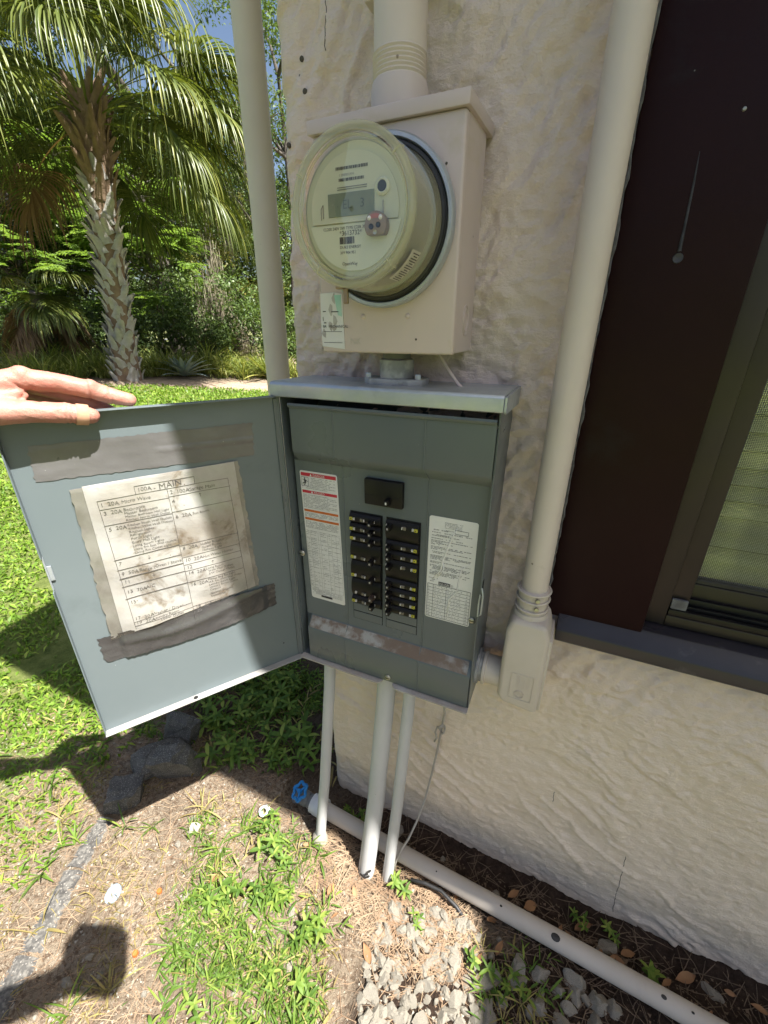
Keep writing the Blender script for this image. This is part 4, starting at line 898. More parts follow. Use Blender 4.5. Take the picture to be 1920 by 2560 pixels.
# ------------------------------------------------------------------ pipe along the wall with blue tap
t = thing('ground_pipe', (-.45, -.09, .0), 'beige pipe lying along the foot of the wall, ending in a blue handled valve', 'pipe')
def pipe_pt(x): return (x, -.088-.045*(x+.45)/.9-.0*x, .021+.004*math.sin(x*5))
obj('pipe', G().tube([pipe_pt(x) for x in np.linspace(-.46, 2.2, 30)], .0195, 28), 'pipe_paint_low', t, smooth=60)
for x, a, r_ in ((.152, -62, .0095), (.352, -70, .005), (.035, -70, .003), (-.12, -60, .002), (.40, -75, .0028)):
    c = Vector(pipe_pt(x)); aa = R(a); nv = Vector((0, math.cos(R(a+180))*1.0*(-1)*-1, 0)); nv = Vector((0, -abs(math.cos(aa))*.6, abs(math.sin(aa)))).normalized()
    gg = G().lathe([(0, .0012), (r_*.8, .0009), (r_, .0001)], (0, 0, 0), (0, 0, 1), 12); gg.v = [(v_[0]*1.0, v_[1]*.75, v_[2]-(v_[1]*.75)**2/.04) for v_ in gg.v]
    gg.xf(Matrix.Translation(c+nv*.0196) @ nv.to_track_quat('Z', 'Y').to_matrix().to_4x4()); obj('scorch_mark', gg, 'rubber', t)
p0 = Vector(pipe_pt(-.46)); ax = (p0-Vector(pipe_pt(-.40))).normalized()
obj('coupling', G().lathe([(.019, -.012), (.0255, -.012), (.0262, -.008), (.0262, .018), (.0245, .02), (.0245, .030), (.0, .030)], p0, ax, 28), 'white_pvc', t, smooth=40)
vb = obj('valve_body', G().lathe([(.0, .03), (.0175, .03), (.019, .034), (.019, .040), (.0165, .043), (.019, .046), (.0205, .056), (.0195, .068), (.013, .074), (.0, .075)], p0, ax, 28), 'valve_dark', t, smooth=50)
hb = p0+ax*.058
obj('valve_stem', G().tube([hb+Vector((0, 0, .01)), hb+Vector((-.009, -.006, .028))], .009, 12), 'valve_dark', t, smooth=50)
obj('spout', G().tube([p0+ax*.07, p0+ax*.085+Vector((0, 0, -.006)), p0+ax*.09+Vector((0, -.004, -.026))], [.011, .012, .012], 14), 'valve_dark', t, smooth=60)
hw = hb+Vector((-.010, -.007, .032)); hax = Vector((-.42, -.45, 1)).normalized(); e1 = hax.orthogonal().normalized(); e2 = hax.cross(e1)
g = G(); pts = []
for k in range(61):
    a = 2*math.pi*k/60; rr = .0215+.0028*math.cos(6*a); pts.append(hw+e1*rr*math.cos(a)+e2*rr*math.sin(a))
g.tube(pts, .0042, 10, False)
for k in range(3): a = R(120*k); g.tube([hw, hw+(e1*math.cos(a)+e2*math.sin(a))*.02], .0035, 8)
g.lathe([(0, .005), (.006, .0045), (.007, -.004)], hw, hax, 14); obj('handle', g, 'blue_plastic', t, smooth=60)

# ------------------------------------------------------------------ twine and cable
t = thing('wire', (-.16, -.02, 0), 'thin pale wire hanging knotted from the panel down to the soil', 'wire')
wp = [(-.148, -.055, .60), (-.149, -.045, .52), (-.152, -.020, .455), (-.157, -.014, .40), (-.163, -.014, .33), (-.172, -.014, .24), (-.184, -.018, .14), (-.197, -.045, .07), (-.206, -.078, .046), (-.214, -.105, .043), (-.221, -.124, .02), (-.224, -.135, -.02)]
obj('strand', G().tube(wp, .0027, 10), 'wire_coat', t, smooth=180)
kn = Vector((-.156, -.016, .405)); g = G()
g.tube([kn+Vector((.007*math.cos(a), -.004+.004*math.sin(2*a), .011*math.sin(a))) for a in np.linspace(0, 2*math.pi*1.6, 26)], .0024, 8)
g.tube([kn+Vector((.004, -.005, .008)), kn+Vector((-.010, -.006, .004)), kn+Vector((-.014, -.004, -.018)), kn+Vector((-.010, -.003, -.036)), kn+Vector((-.015, -.003, -.05))], .0022, 8); obj('knot', g, 'wire_coat', t, smooth=180)
SP('black_cable', 'short black cable lying in the soil under the pipe', 'cable', G().tube([(-.175, -.140, .010), (-.14, -.135, .016), (-.10, -.132, .012), (-.06, -.145, .010), (-.02, -.16, -.01)], .0042, 10), 'rubber', smooth=180)
# ------------------------------------------------------------------ the person holding the door
def capsules(caps, seg=14):
    g = G()
    for p0, p1, r0, r1 in caps:
        p0 = Vector(p0); p1 = Vector(p1); d_ = p1-p0; L_ = max(d_.length, 1e-5); d_ = d_/L_; prof = []
        for i in range(5): a = -math.pi/2+math.pi/2*i/4; prof.append((max(r0*math.cos(a), 1e-5), r0*math.sin(a)))
        for i in range(5): a = math.pi/2*i/4; prof.append((max(r1*math.cos(a), 1e-5), L_+r1*math.sin(a)))
        g.lathe(prof, p0, d_, seg)
        o_ = len(g.v); g.v += [tuple(p0-d_*r0), tuple(p1+d_*r1)]; n0 = o_-len(prof)*seg
        g.f += [(o_, n0+(k+1) % seg, n0+k) for k in range(seg)]+[(o_+1, o_-seg+k, o_-seg+(k+1) % seg) for k in range(seg)]
    return g
def remeshed(g, voxel, smooth_it, fac=.5):
    me = bpy.data.meshes.new('tmp'); me.from_pydata(g.v, [], g.f); o = bpy.data.objects.new('tmp', me); COL.objects.link(o)
    m1 = o.modifiers.new('r', 'REMESH'); m1.mode = 'VOXEL'; m1.voxel_size = voxel; m1.use_smooth_shade = True
    m2 = o.modifiers.new('s', 'SMOOTH'); m2.factor = fac; m2.iterations = smooth_it
    vis = [q for q in COL.objects if q is not o]
    dg = bpy.context.evaluated_depsgraph_get(); out = bpy.data.meshes.new_from_object(o.evaluated_get(dg)); bpy.data.objects.remove(o); bpy.data.meshes.remove(me)
    return out
q = NM('skin'); co = q.coord()
sk = q.ramp(q.noise(26, 4, .6, vec=co), [(.3, (.41, .18, .135)), (.55, (.46, .22, .165)), (.75, (.50, .26, .20))])
sk = q.mix(q.ramp(q.noise(75, 3, .6, vec=co), [(.45, 0.0), (.7, .5)]), sk, (.40, .14, .105)); sk = q.mix(q.ramp(q.noise(14, 4, .7, vec=co), [(.5, 0.0), (.68, .6)]), sk, (.53, .31, .24)); sk = q.mix(q.ramp(q.noise(260, 2, .6, vec=co), [(.60, 0.0), (.72, .4)]), sk, (.40, .16, .11))
q.set(color=sk, rough=.48, spec=.4, normal=q.bump(q.math('ADD', q.noise(160, 4, .7, vec=co), q.math('MULTIPLY', q.noise(600, 2, .6, vec=co), .5)), .45, .0022))
q.b.inputs['Subsurface Weight'].default_value = .12; q.b.inputs['Subsurface Radius'].default_value = (.012, .005, .003); q.b.inputs['Subsurface Scale'].default_value = .5
MATS['skin'] = q.m
pmat('nail', (.62, .40, .31), (.56, .34, .25), 60, .3); pmat('plaster', (.56, .33, .21), (.46, .25, .15), 50, .7, bump=(220, .3, .001))
pmat('shirt', (.10, .13, .18), (.12, .15, .20), 12, .85, bump=(160, .25, .002)); pmat('trousers', (.06, .065, .075), (.075, .08, .09), 12, .9, bump=(200, .25, .002)); pmat('hair', (.055, .035, .025), (.08, .05, .035), 60, .6, bump=(160, .5, .004)); pmat('shoe', (.05, .05, .05), rough=.7); pmat('phone_body', (.02, .02, .022), rough=.25)
T0 = .352      # hand coordinates: t along the door towards the hinge from s=T0, n inward, z above the door top
def Hd(t_, n_, z_): return HG+dd_*(T0-t_)+dn*n_+Vector((0, 0, DH+z_))
K = dict(wr=Hd(-.058, .002, .026), i0=Hd(.026, .000, .043), m0=Hd(.022, -.022, .040), r0=Hd(.014, -.042, .031), p0=Hd(.004, -.058, .024))
caps = []
def chain(pts, rad):
    for a in range(len(pts)-1): caps.append((pts[a], pts[a+1], rad[a], rad[a+1]))
# fingers: index rests along the edge, the others curl over the far side
chain([K['i0'], Hd(.060, -.001, .037), Hd(.094, -.003, .0255), Hd(.116, -.004, .0155), Hd(.137, -.005, .0085)], [.0138, .0124, .0122, .0112, .0094])
chain([K['m0'], Hd(.062, -.024, .022), Hd(.090, -.027, .004), Hd(.108, -.020, -.008), Hd(.118, -.012, -.012)], [.0136, .0122, .0118, .0106, .0090])
chain([K['r0'], Hd(.050, -.044, .014), Hd(.074, -.042, -.010), Hd(.086, -.028, -.022), Hd(.090, -.014, -.024)], [.0128, .0114, .0110, .0100, .0084])
chain([K['p0'], Hd(.032, -.058, .006), Hd(.048, -.052, -.014), Hd(.056, -.036, -.024), Hd(.059, -.022, -.026)], [.0115, .0100, .0096, .0086, .0074])
caps.append((Hd(.094, -.002, .0285), Hd(.0945, -.004, .0275), .0118, .0118)); caps.append((Hd(.027, .002, .0475), Hd(.024, -.004, .0465), .0125, .0125)); caps.append((Hd(.062, .0205, .0015), Hd(.064, .0200, .0010), .0138, .0136))
# palm
for a in ('i0', 'm0', 'r0', 'p0'): caps.append((K['wr']+(K[a]-K['wr'])*.12+Vector((0, 0, .001)), K[a]-(K[a]-K['wr'])*.04, .0175, .0135))
caps.append((K['i0'], K['p0'], .0115, .0100)); caps.append((Hd(-.03, .004, .020), Hd(.004, -.046, .018), .0155, .0125))
# thumb along the inside face
chain([Hd(-.046, .012, .016), Hd(-.012, .022, .010), Hd(.030, .0225, .006), Hd(.062, .0205, .0005), Hd(.076, .019, -.003), Hd(.0875, .0175, -.0055)], [.0185, .0175, .0136, .0128, .0130, .0108])
caps.append((Hd(-.02, .014, .020), Hd(.020, .008, .026), .0165, .0095)); caps.append((Hd(-.035, .006, .030), K['i0']+Vector((0, 0, .001)), .0185, .0145)); caps.append((Hd(-.012, .02, .010), Hd(.012, .004, .028), .012, .009))
EL = Vector((-.900, -.592, 1.148)); WR = K['wr']
chain([K['wr']+(K['m0']-K['wr'])*.1, WR+(EL-WR)*.10, WR+(EL-WR)*.35, WR+(EL-WR)*.7, EL], [.023, .0245, .034, .044, .046])
caps.append((WR+Vector((0, 0, .006))+dn*.010, WR-dn*.014, .017, .017))
hand_me = remeshed(capsules(caps), .0021, 4, .5)
# creases over the knuckles
V = np.empty(len(hand_me.vertices)*3, np.float32); hand_me.vertices.foreach_get('co', V); V = V.reshape(-1, 3)
Nn = np.empty_like(V).ravel(); hand_me.vertices.foreach_get('normal', Nn); Nn = Nn.reshape(-1, 3)
disp = np.zeros(len(V))
for c_, ax_, w_, dp in ((Hd(.066, .03, .0), dd_, .0016, .0011), (Hd(.0705, .03, -.0005), dd_, .0014, .0009), (Hd(.0615, .03, 0), dd_, .0013, .0007), (Hd(.092, .005, .0245), dd_, .0013, .0008), (Hd(.116, .004, .016), dd_, .0012, .0006), (Hd(.028, .01, .03), (dd_+Vector((0, 0, -.9))).normalized(), .002, .0009), (Hd(.018, .012, .02), (dd_+Vector((0, 0, 1.2))).normalized(), .0018, .0010)):
    q_ = V-np.array(c_); al = q_ @ np.array(ax_); dist = np.linalg.norm(q_, axis=1); disp -= 1.9*dp*np.exp(-(al/w_)**2)*np.exp(-(dist/.022)**4)
tend = fbm(V[:, 0]*120, V[:, 2]*120+V[:, 1]*60, 5, 3)-.5; disp += .0013*tend
V += Nn*disp[:, None]; hand_me.vertices.foreach_set('co', V.ravel())
# the rest of the body: standing left of the lens, right hand holding the phone
def ik(a, b, la, lb, hint):
    a = Vector(a); b = Vector(b); d_ = b-a; L_ = min(d_.length, la+lb-.001); x = (la*la-lb*lb+L_*L_)/(2*L_); h_ = math.sqrt(max(la*la-x*x, 0)); d_.normalize(); hn = Vector(hint); hn = (hn-d_*hn.dot(d_)).normalized(); return a+d_*x+hn*h_
bx, by = -.66, -1.14; gzb = gz(bx, by)
fwd = Vector((.62, .78, 0)).normalized(); rgt = Vector((fwd.y, -fwd.x, 0)); BC = Vector((bx, by, gzb))
def B(f_, r_, z_): return BC+fwd*f_+rgt*r_+Vector((0, 0, z_))
caps = []
SHL, SHR = B(.02, -.185, 1.40), B(.0, .185, 1.40)
caps += [(B(0, 0, .98), B(.0, 0, 1.12), .135, .140), (B(0, -.06, 1.14), B(0, -.08, 1.30), .13, .125), (B(0, .06, 1.14), B(0, .08, 1.30), .13, .125), (B(0, -.13, 1.38), B(0, .13, 1.38), .075, .075), (B(0, 0, 1.40), B(.015, 0, 1.54), .066, .055)]
caps += [(B(.02, 0, 1.64), B(.02, 0, 1.70), .088, .092), (B(.055, 0, 1.585), B(.03, 0, 1.62), .058, .075), (B(.108, 0, 1.645), B(.118, 0, 1.622), .012, .015), (B(.02, -.088, 1.645), B(.01, -.09, 1.66), .014, .014), (B(.02, .088, 1.645), B(.01, .09, 1.66), .014, .014)]
for s_ in (-1, 1):
    hip = B(0, .09*s_, .95); kn_ = B(.03, .10*s_, .50); an_ = B(0, .105*s_, .09); caps += [(hip, kn_, .088, .060), (kn_, an_, .058, .040), (an_, B(.0, .105*s_, .035), .04, .035), (B(-.03, .105*s_, .04), B(.15, .115*s_, .032), .038, .034)]
caps += [(SHL, EL, .056, .046), (EL, EL+(WR-EL)*.5, .046, .040)]
HANDR = CAMLOC-_fw*.036+_u2*(.085)+_r2*.022; ELR = ik(SHR, HANDR, .31, .27, (0, -.4, -1)); wrR = HANDR+(ELR-HANDR).normalized()*.05
caps += [(SHR, ELR, .056, .046), (ELR, wrR, .044, .028), (wrR, HANDR-_fw*.01, .032, .036)]
for k in range(4):
    f0 = HANDR-_fw*.010+_u2*(.042-.021*k)-_r2*.02; f1 = f0-_r2*.068+_fw*.004; f2 = CAMLOC+_fw*.004-_r2*.064+_u2*(.125-.021*k)
    caps += [(HANDR, f0, .024, .0125), (f0, f1, .0125, .0115), (f1, f2, .0115, .0105)]
caps += [(HANDR+_u2*.035, HANDR-_u2*.035, .036, .034), (HANDR, HANDR+_u2*.03+_r2*.012, .016, .013), (HANDR+_u2*.03+_r2*.012, HANDR+_u2*.055-_r2*.004-_fw*.012, .0125, .010)]
body_me = remeshed(capsules(caps, 16), .0065, 8, .5)
bm = bmesh.new(); bm.from_mesh(hand_me); bm.from_mesh(body_me); full = bpy.data.meshes.new('person'); bm.to_mesh(full); bm.free(); full.shade_smooth(); full.materials.append(MATS['skin'])
pers = bpy.data.objects.new('person', full); COL.objects.link(pers); tag(pers, 'person reaching in from the left, pale hand gripping the top of the open door', 'person')
def pchild(name, me, m_): 
    me.materials.clear(); me.materials.append(M_(m_)); o = bpy.data.objects.new(name, me); COL.objects.link(o); o.parent = pers; return o
# clothing, hair, face
sh = [(B(0, 0, .98), B(.0, 0, 1.12), .150, .155), (B(0, -.06, 1.14), B(0, -.08, 1.30), .143, .138), (B(0, .06, 1.14), B(0, .08, 1.30), .143, .138), (B(0, -.13, 1.38), B(0, .13, 1.38), .088, .088), (SHL, SHL+(EL-SHL)*.72, .070, .064), (SHR, SHR+(ELR-SHR)*.72, .070, .064)]
pchild('shirt', remeshed(capsules(sh, 16), .009, 4), 'shirt')
tr_ = [(B(0, -.02, .97), B(0, .02, .97), .142, .142)]
for s_ in (-1, 1): tr_ += [(B(0, .09*s_, .93), B(.03, .10*s_, .50), .102, .078), (B(.03, .10*s_, .50), B(0, .105*s_, .10), .076, .062)]
pchild('trousers', remeshed(capsules(tr_, 16), .010, 4), 'trousers')
for s_ in (-1, 1): pchild('shoe', remeshed(capsules([(B(-.04, .105*s_, .045), B(.16, .118*s_, .040), .050, .045), (B(-.01, .105*s_, .05), B(-.01, .105*s_, .10), .05, .045)], 14), .008, 3), 'shoe')
pchild('hair', remeshed(capsules([(B(-.005, 0, 1.69), B(-.01, 0, 1.715), .098, .097), (B(-.045, 0, 1.60), B(-.035, 0, 1.68), .066, .085)], 16), .007, 3), 'hair')
for s_ in (-1, 1):
    pchild('eye', meshof('eye', G().lathe([(0, .012), (.007, .010), (.011, .004), (.012, 0)], B(.092, .034*s_, 1.662), fwd, 16), 60), 'label_white'); pchild('iris', meshof('iris', G().lathe([(0, .0128), (.005, .0118), (.0055, .010)], B(.092, .034*s_, 1.662), fwd, 14), 60), 'bark_dark')
    pchild('eyebrow', meshof('eyebrow', G().tube([B(.110, .016*s_, 1.683), B(.108, .036*s_, 1.688), B(.098, .054*s_, 1.682)], [.003, .0038, .002], 8), 60), 'hair')
pchild('mouth', meshof('mouth', G().tube([B(.100, -.022, 1.588), B(.112, 0, 1.589), B(.100, .022, 1.588)], [.002, .0055, .002], 8), 60), 'red_paint')
# thumb nail and sticking plaster round the thumb tip
q1 = Hd(.066, .0195, -.0005); q2 = Hd(.088, .0168, -.005); ax_ = (q2-q1).normalized()
pchild('sticking_plaster', meshof('sticking_plaster', G().lathe([(.0130, .006), (.0138, .0065), (.0137, .012), (.0134, .019), (.0130, .0195)], q1, ax_, 28), 60), 'plaster')
ni = Hd(.1385, -.004, .0095); 
gN = G(); e3 = (dn*.55+Vector((0, 0, .75))).normalized(); e1_ = -dd_; e2_ = e3.cross(e1_).normalized()
for i in range(5):
    for j in range(5):
        a = (j-2)/2; s_ = i/4; gN.v.append(tuple(Hd(.1265, -.0045, .0118)+e1_*(s_*.0125)+e2_*(a*.0046*(1-.15*s_*s_))+e3*(.0066-.0022*a*a-.0042*s_*s_)-Vector((0, 0, .004*s_))))
gN.f = [(i*5+j, i*5+j+1, i*5+j+6, i*5+j+5) for i in range(4) for j in range(4)]
pchild('finger_nail', meshof('finger_nail', gN, 180), 'nail')
# phone
ph = thing('phone', tuple(CAMLOC-_fw*.012), 'black phone held up in the right hand of the person', 'phone')
MP = Matrix((_r2, _u2, -_fw)).transposed().to_4x4(); MP.translation = CAMLOC
obj('case', G().prism(rounded(-.056, .022, -.022, .140, .013), lambda a, b: (a, b, .0045), lambda a, b: (a, b, .0125)).xf(MP), 'phone_body', ph, bevel=.001)
obj('lens', G().lathe([(.003, .0), (.006, .0), (.006, .003), (.003, .003)], (0, 0, 0), (0, 0, 1), 20).xf(MP @ Matrix.Translation((.0, .018, .0015))), 'galv', ph, smooth=40)
obj('screen', G().box(-.052, .018, -.01, .128, .0126, .0130).xf(MP), 'lcd_dark', ph)
# ------------------------------------------------------------------ near ground: edging, rubble, rocks, litter
t = thing('garden_edging', (-.9, -.5, 0), 'sunken exposed aggregate concrete edging strip crossing the bare soil', 'garden edging')
E0 = [(-.78, -.86), (-.835, -.72), (-.885, -.60), (-.955, -.46), (-1.0, -.345)]
for i in range(len(E0)-1):
    a = Vector((*E0[i], 0)); b = Vector((*E0[i+1], 0)); d_ = (b-a).normalized(); nn = Vector((-d_.y, d_.x, 0)); a2 = a+d_*.003; b2 = b-d_*.003
    g = G(); m_ = 10; hw_ = .036
    for k in range(m_+1):
        c = a2+(b2-a2)*k/m_
        for s_ in (-1, -.35, .35, 1):
            p = c+nn*hw_*s_*random.uniform(.9, 1.05); z = gz(p.x, p.y)+(.006 if abs(s_) < 1 else -.006)+random.uniform(-.0015, .002); g.v.append((p.x, p.y, z))
    g.f = [(k*4+j, k*4+j+1, k*4+j+5, k*4+j+4) for k in range(m_) for j in range(3)]
    obj('edging_block', g, 'concrete', t, smooth=60)
def chunk(name, label, pos, size, rot, m_, seed, cat='concrete chunk', group=None, cuts=7):
    rn = random.Random(seed); bm = bmesh.new(); bmesh.ops.create_cube(bm, size=1.0)
    bmesh.ops.scale(bm, vec=size, verts=bm.verts)
    for _ in range(cuts):
        nrm_ = Vector((rn.uniform(-1, 1), rn.uniform(-1, 1), rn.uniform(-.4, 1))).normalized()
        dist = .36*abs(nrm_.x*size[0])+.36*abs(nrm_.y*size[1])+.40*abs(nrm_.z*size[2])
        r_ = bmesh.ops.bisect_plane(bm, geom=bm.verts[:]+bm.edges[:]+bm.faces[:], plane_co=nrm_*dist, plane_no=nrm_, clear_outer=True)
        ed = [e for e in r_['geom_cut'] if isinstance(e, bmesh.types.BMEdge)]
        if ed: bmesh.ops.holes_fill(bm, edges=ed)
    bmesh.ops.triangulate(bm, faces=bm.faces); bmesh.ops.subdivide_edges(bm, edges=bm.edges, cuts=2, use_grid_fill=True)
    for v in bm.verts: v.co += Vector((rn.uniform(-1, 1), rn.uniform(-1, 1), rn.uniform(-1, 1)))*.0032
    me = bpy.data.meshes.new(name); bm.to_mesh(me); bm.free(); me.materials.append(M_(m_))
    o = bpy.data.objects.new(name, me); COL.objects.link(o); o.location = pos; o.rotation_euler = rot
    return tag(o, label, cat, group)
chunk('concrete_chunk', 'largest dark broken concrete chunk leaning among the weeds, in shade', (-.915, -.175, .055), (.115, .05, .145), (R(18), R(-8), R(25)), 'concrete_dark', 3, cuts=5)
chunk('concrete_chunk', 'dark broken concrete slab lying flat beside the larger chunk', (-.985, -.165, .03), (.16, .075, .05), (R(12), R(14), R(60)), 'concrete_dark', 5, cuts=5)
chunk('concrete_chunk', 'small dark concrete chunk at the sunny end of the shaded pair', (-.995, -.285, .022), (.085, .075, .055), (R(0), R(10), R(40)), 'concrete_dark', 8, cuts=4)
chunk('concrete_chunk', 'dark concrete piece standing behind the largest chunk', (-1.0, -.08, .04), (.10, .05, .12), (R(-10), R(12), R(10)), 'concrete_dark', 12, cuts=5)

# limestone rocks: eight shapes, each rock an object
def rockmesh(seed, m_):
    rn = random.Random(seed); bm = bmesh.new(); bmesh.ops.create_icosphere(bm, subdivisions=3, radius=1)
    ph = [Vector((rn.uniform(-1, 1), rn.uniform(-1, 1), rn.uniform(-1, 1))).normalized() for _ in range(16)]; dd = [rn.uniform(.42, .85) for _ in ph]
    for v in bm.verts:
        for n_, d_ in zip(ph, dd):
            k = v.co.dot(n_)
            if k > d_: v.co -= n_*(k-d_)*.97
    C = np.array([v.co[:] for v in bm.verts]); nz1 = fbm(C[:, 0]*2.6+C[:, 2]*1.3+seed, C[:, 1]*2.6-C[:, 2]*1.9, seed, 3)-.5; pit = np.clip(fbm(C[:, 0]*6+C[:, 2]*3+seed, C[:, 1]*6-C[:, 2]*4, seed+9, 2)-.62, 0, 1)
    for v, a_, b_ in zip(bm.verts, nz1, pit): v.co *= 1+.42*a_-.9*b_
    bmesh.ops.scale(bm, vec=(1, rn.uniform(.65, .95), rn.uniform(.6, .85)), verts=bm.verts)
    me = bpy.data.meshes.new('rock'); bm.to_mesh(me); bm.free(); me.shade_smooth(); me.set_sharp_from_angle(angle=R(22)); me.materials.append(M_(m_)); return me
RK = [rockmesh(100+i, 'limestone') for i in range(8)]; RKD = [rockmesh(200+i, 'limestone_dull') for i in range(5)]
def rock(x, y, s, lib, label, group, name='rock'):
    o = bpy.data.objects.new(name, random.choice(lib)); COL.objects.link(o)
    o.scale = (s*random.uniform(.85, 1.2), s*random.uniform(.85, 1.15), s*random.uniform(.8, 1.15)); o.rotation_euler = (random.uniform(-.4, .4), random.uniform(-.4, .4), random.uniform(0, 6.28))
    o.location = (x, y, gz(x, y)+s*.02); tag(o, label, 'rock', group); return o
def inpoly(x, y, P):
    c = False; j = len(P)-1
    for i in range(len(P)):
        if (P[i][1] > y) != (P[j][1] > y) and x < (P[j][0]-P[i][0])*(y-P[i][1])/(P[j][1]-P[i][1])+P[i][0]: c = not c
        j = i
    return c
def scatter(P, n, dmin, tries=6000):
    xs = [p[0] for p in P]; ys = [p[1] for p in P]; out = []
    for _ in range(tries):
        x = random.uniform(min(xs), max(xs)); y = random.uniform(min(ys), max(ys))
        if inpoly(x, y, P) and all((x-a)**2+(y-b)**2 > dmin*dmin for a, b in out):
            out.append((x, y))
            if len(out) >= n: break
    return out
ROCKP = [(-.22, -.205), (-.12, -.165), (-.03, -.150), (.03, -.21), (.06, -.33), (-.02, -.42), (-.19, -.43), (-.21, -.33)]
for x, y in scatter(ROCKP, 190, .0145, 12000): rock(x, y, random.choice((.008, .010, .012, .015, .018, .022)), RK, 'pale limestone rock in the sunlit heap right of the weeds', 'limestone rocks in the sunlit heap')
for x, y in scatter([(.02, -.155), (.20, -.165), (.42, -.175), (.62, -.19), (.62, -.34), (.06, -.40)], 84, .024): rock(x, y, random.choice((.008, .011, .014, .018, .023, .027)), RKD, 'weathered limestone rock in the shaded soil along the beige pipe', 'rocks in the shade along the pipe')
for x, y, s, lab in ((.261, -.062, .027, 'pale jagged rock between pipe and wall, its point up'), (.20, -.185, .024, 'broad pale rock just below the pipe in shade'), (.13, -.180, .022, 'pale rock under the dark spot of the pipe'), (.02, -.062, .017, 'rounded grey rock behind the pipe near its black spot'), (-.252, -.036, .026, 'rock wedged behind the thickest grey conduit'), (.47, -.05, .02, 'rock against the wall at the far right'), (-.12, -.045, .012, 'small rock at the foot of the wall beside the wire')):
    rock(x, y, s, RKD, lab, None)
for x, y in scatter([(-.80, -.25), (-.55, -.16), (-.35, -.25), (-.30, -.45), (-.60, -.58), (-.85, -.60)], 34, .04): rock(x, y, random.choice((.006, .008, .011, .015)), RK, 'pale stone scattered on the bare soil among weeds', 'stones scattered among the weeds')
for x, y in scatter([(-1.6, -.30), (-1.1, -.25), (-1.05, -.55), (-1.3, -.6)], 12, .06): rock(x, y, random.choice((.006, .009, .012)), RK, 'pale pebble on the bare soil left of the edging', 'pebbles left of the edging')
# tiny gravel and crumbs: too many and small to count
def crumbs(name, n, P, s0, s1, m_, lift_=.2, label='', seed=1):
    r = np.random.default_rng(seed); xs = [p[0] for p in P]; ys = [p[1] for p in P]; pts = []
    while len(pts) < n:
        x = r.uniform(min(xs), max(xs), 4000); y = r.uniform(min(ys), max(ys), 4000)
        pts += [(a, b) for a, b in zip(x, y) if inpoly(a, b, P)]
    p = np.array(pts[:n]); z = gh(p[:, 0], p[:, 1]); s = s0+(s1-s0)*r.random(n)**2.5
    B = np.array([(1, 0, 0), (-.6, .8, 0), (-.5, -.9, 0), (.1, .05, .75), (.2, 0, -.4)]); FB = np.array([(0, 1, 3), (1, 2, 3), (2, 0, 3)])
    a = r.uniform(0, 6.28, n); ca, sa = np.cos(a), np.sin(a); sc = r.uniform(.6, 1.3, (n, 3))
    Bx = B[None]*sc[:, None, :]*s[:, None, None]
    V = np.stack([Bx[..., 0]*ca[:, None]-Bx[..., 1]*sa[:, None]+p[:, :1], Bx[..., 0]*sa[:, None]+Bx[..., 1]*ca[:, None]+p[:, 1:], Bx[..., 2]+(z+s*lift_)[:, None]], -1)
    V += r.normal(0, .12, V.shape)*s[:, None, None]
    F = (FB[None]+5*np.arange(n)[:, None, None]).reshape(-1, 3)
    o = obj(name, npmesh(name, V.reshape(-1, 3), F), m_); tag(o, label, 'gravel', None, 'stuff')
SOILP = [(-1.7, -.25), (-1.0, -.05), (-.5, -.03), (-.2, -.05), (.0, -.2), (.0, -.55), (-.3, -.75), (-.9, -.95), (-1.5, -.8)]
crumbs('gravel', 5200, SOILP, .0012, .0052, 'limestone', label='fine pale gravel and grit over the bare soil', seed=4)
crumbs('leaf_crumbs', 5200, SOILP, .0012, .0048, 'twig', label='dark crumbs of bark and leaf over the bare soil', seed=6)
crumbs('soil_crumbs', 3600, [(-.95, .35), (-.55, -.02), (1.0, -.02), (1.0, -.45), (.0, -.45), (-.12, -.14), (-.55, -.12), (-.95, -.1)], .0012, .006, 'twig', label='dark crumbs of soil and mulch along the wall', seed=5)
# pine straw and dry stems
def straws(name, n, P, l0, l1, wd, m_, label, seed, zz=.004):
    r = np.random.default_rng(seed); xs = [p[0] for p in P]; ys = [p[1] for p in P]; pts = []
    while len(pts) < n:
        x = r.uniform(min(xs), max(xs), 4000); y = r.uniform(min(ys), max(ys), 4000); pts += [(a, b) for a, b in zip(x, y) if inpoly(a, b, P)]
    p = np.array(pts[:n]); a = r.normal(.4, .9, n); L_ = l0+(l1-l0)*r.random(n)**1.6; bend = r.normal(0, .25, n); V = []
    for k, s_ in enumerate((-.5, 0, .5)):
        ang = a+bend*s_; cx_ = p[:, 0]+L_*s_*np.cos(ang); cy_ = p[:, 1]+L_*s_*np.sin(ang); cz_ = gh(cx_, cy_)+zz*r.random(n)+.0012
        wx = -np.sin(ang)*wd*(1 if s_ == 0 else .5); wy = np.cos(ang)*wd*(1 if s_ == 0 else .5)
        V += [np.stack([cx_+wx, cy_+wy, cz_], -1), np.stack([cx_, cy_, cz_+wd*1.2], -1), np.stack([cx_-wx, cy_-wy, cz_], -1)]
    V = np.stack(V, 1); F = np.array([(0, 1, 4, 3), (1, 2, 5, 4), (3, 4, 7, 6), (4, 5, 8, 7)]); F = (F[None]+9*np.arange(n)[:, None, None]).reshape(-1, 4)
    o = obj(name, npmesh(name, V.reshape(-1, 3), F), m_); tag(o, label, 'plant litter', None, 'stuff')
straws('dark_needles', 2200, SOILP, .015, .06, .0006, 'twig', 'dark dry needles over the bare soil', 24)
straws('pine_straw', 2600, SOILP, .02, .09, .0007, 'straw', 'dry pine straw strewn over the bare soil', 21)
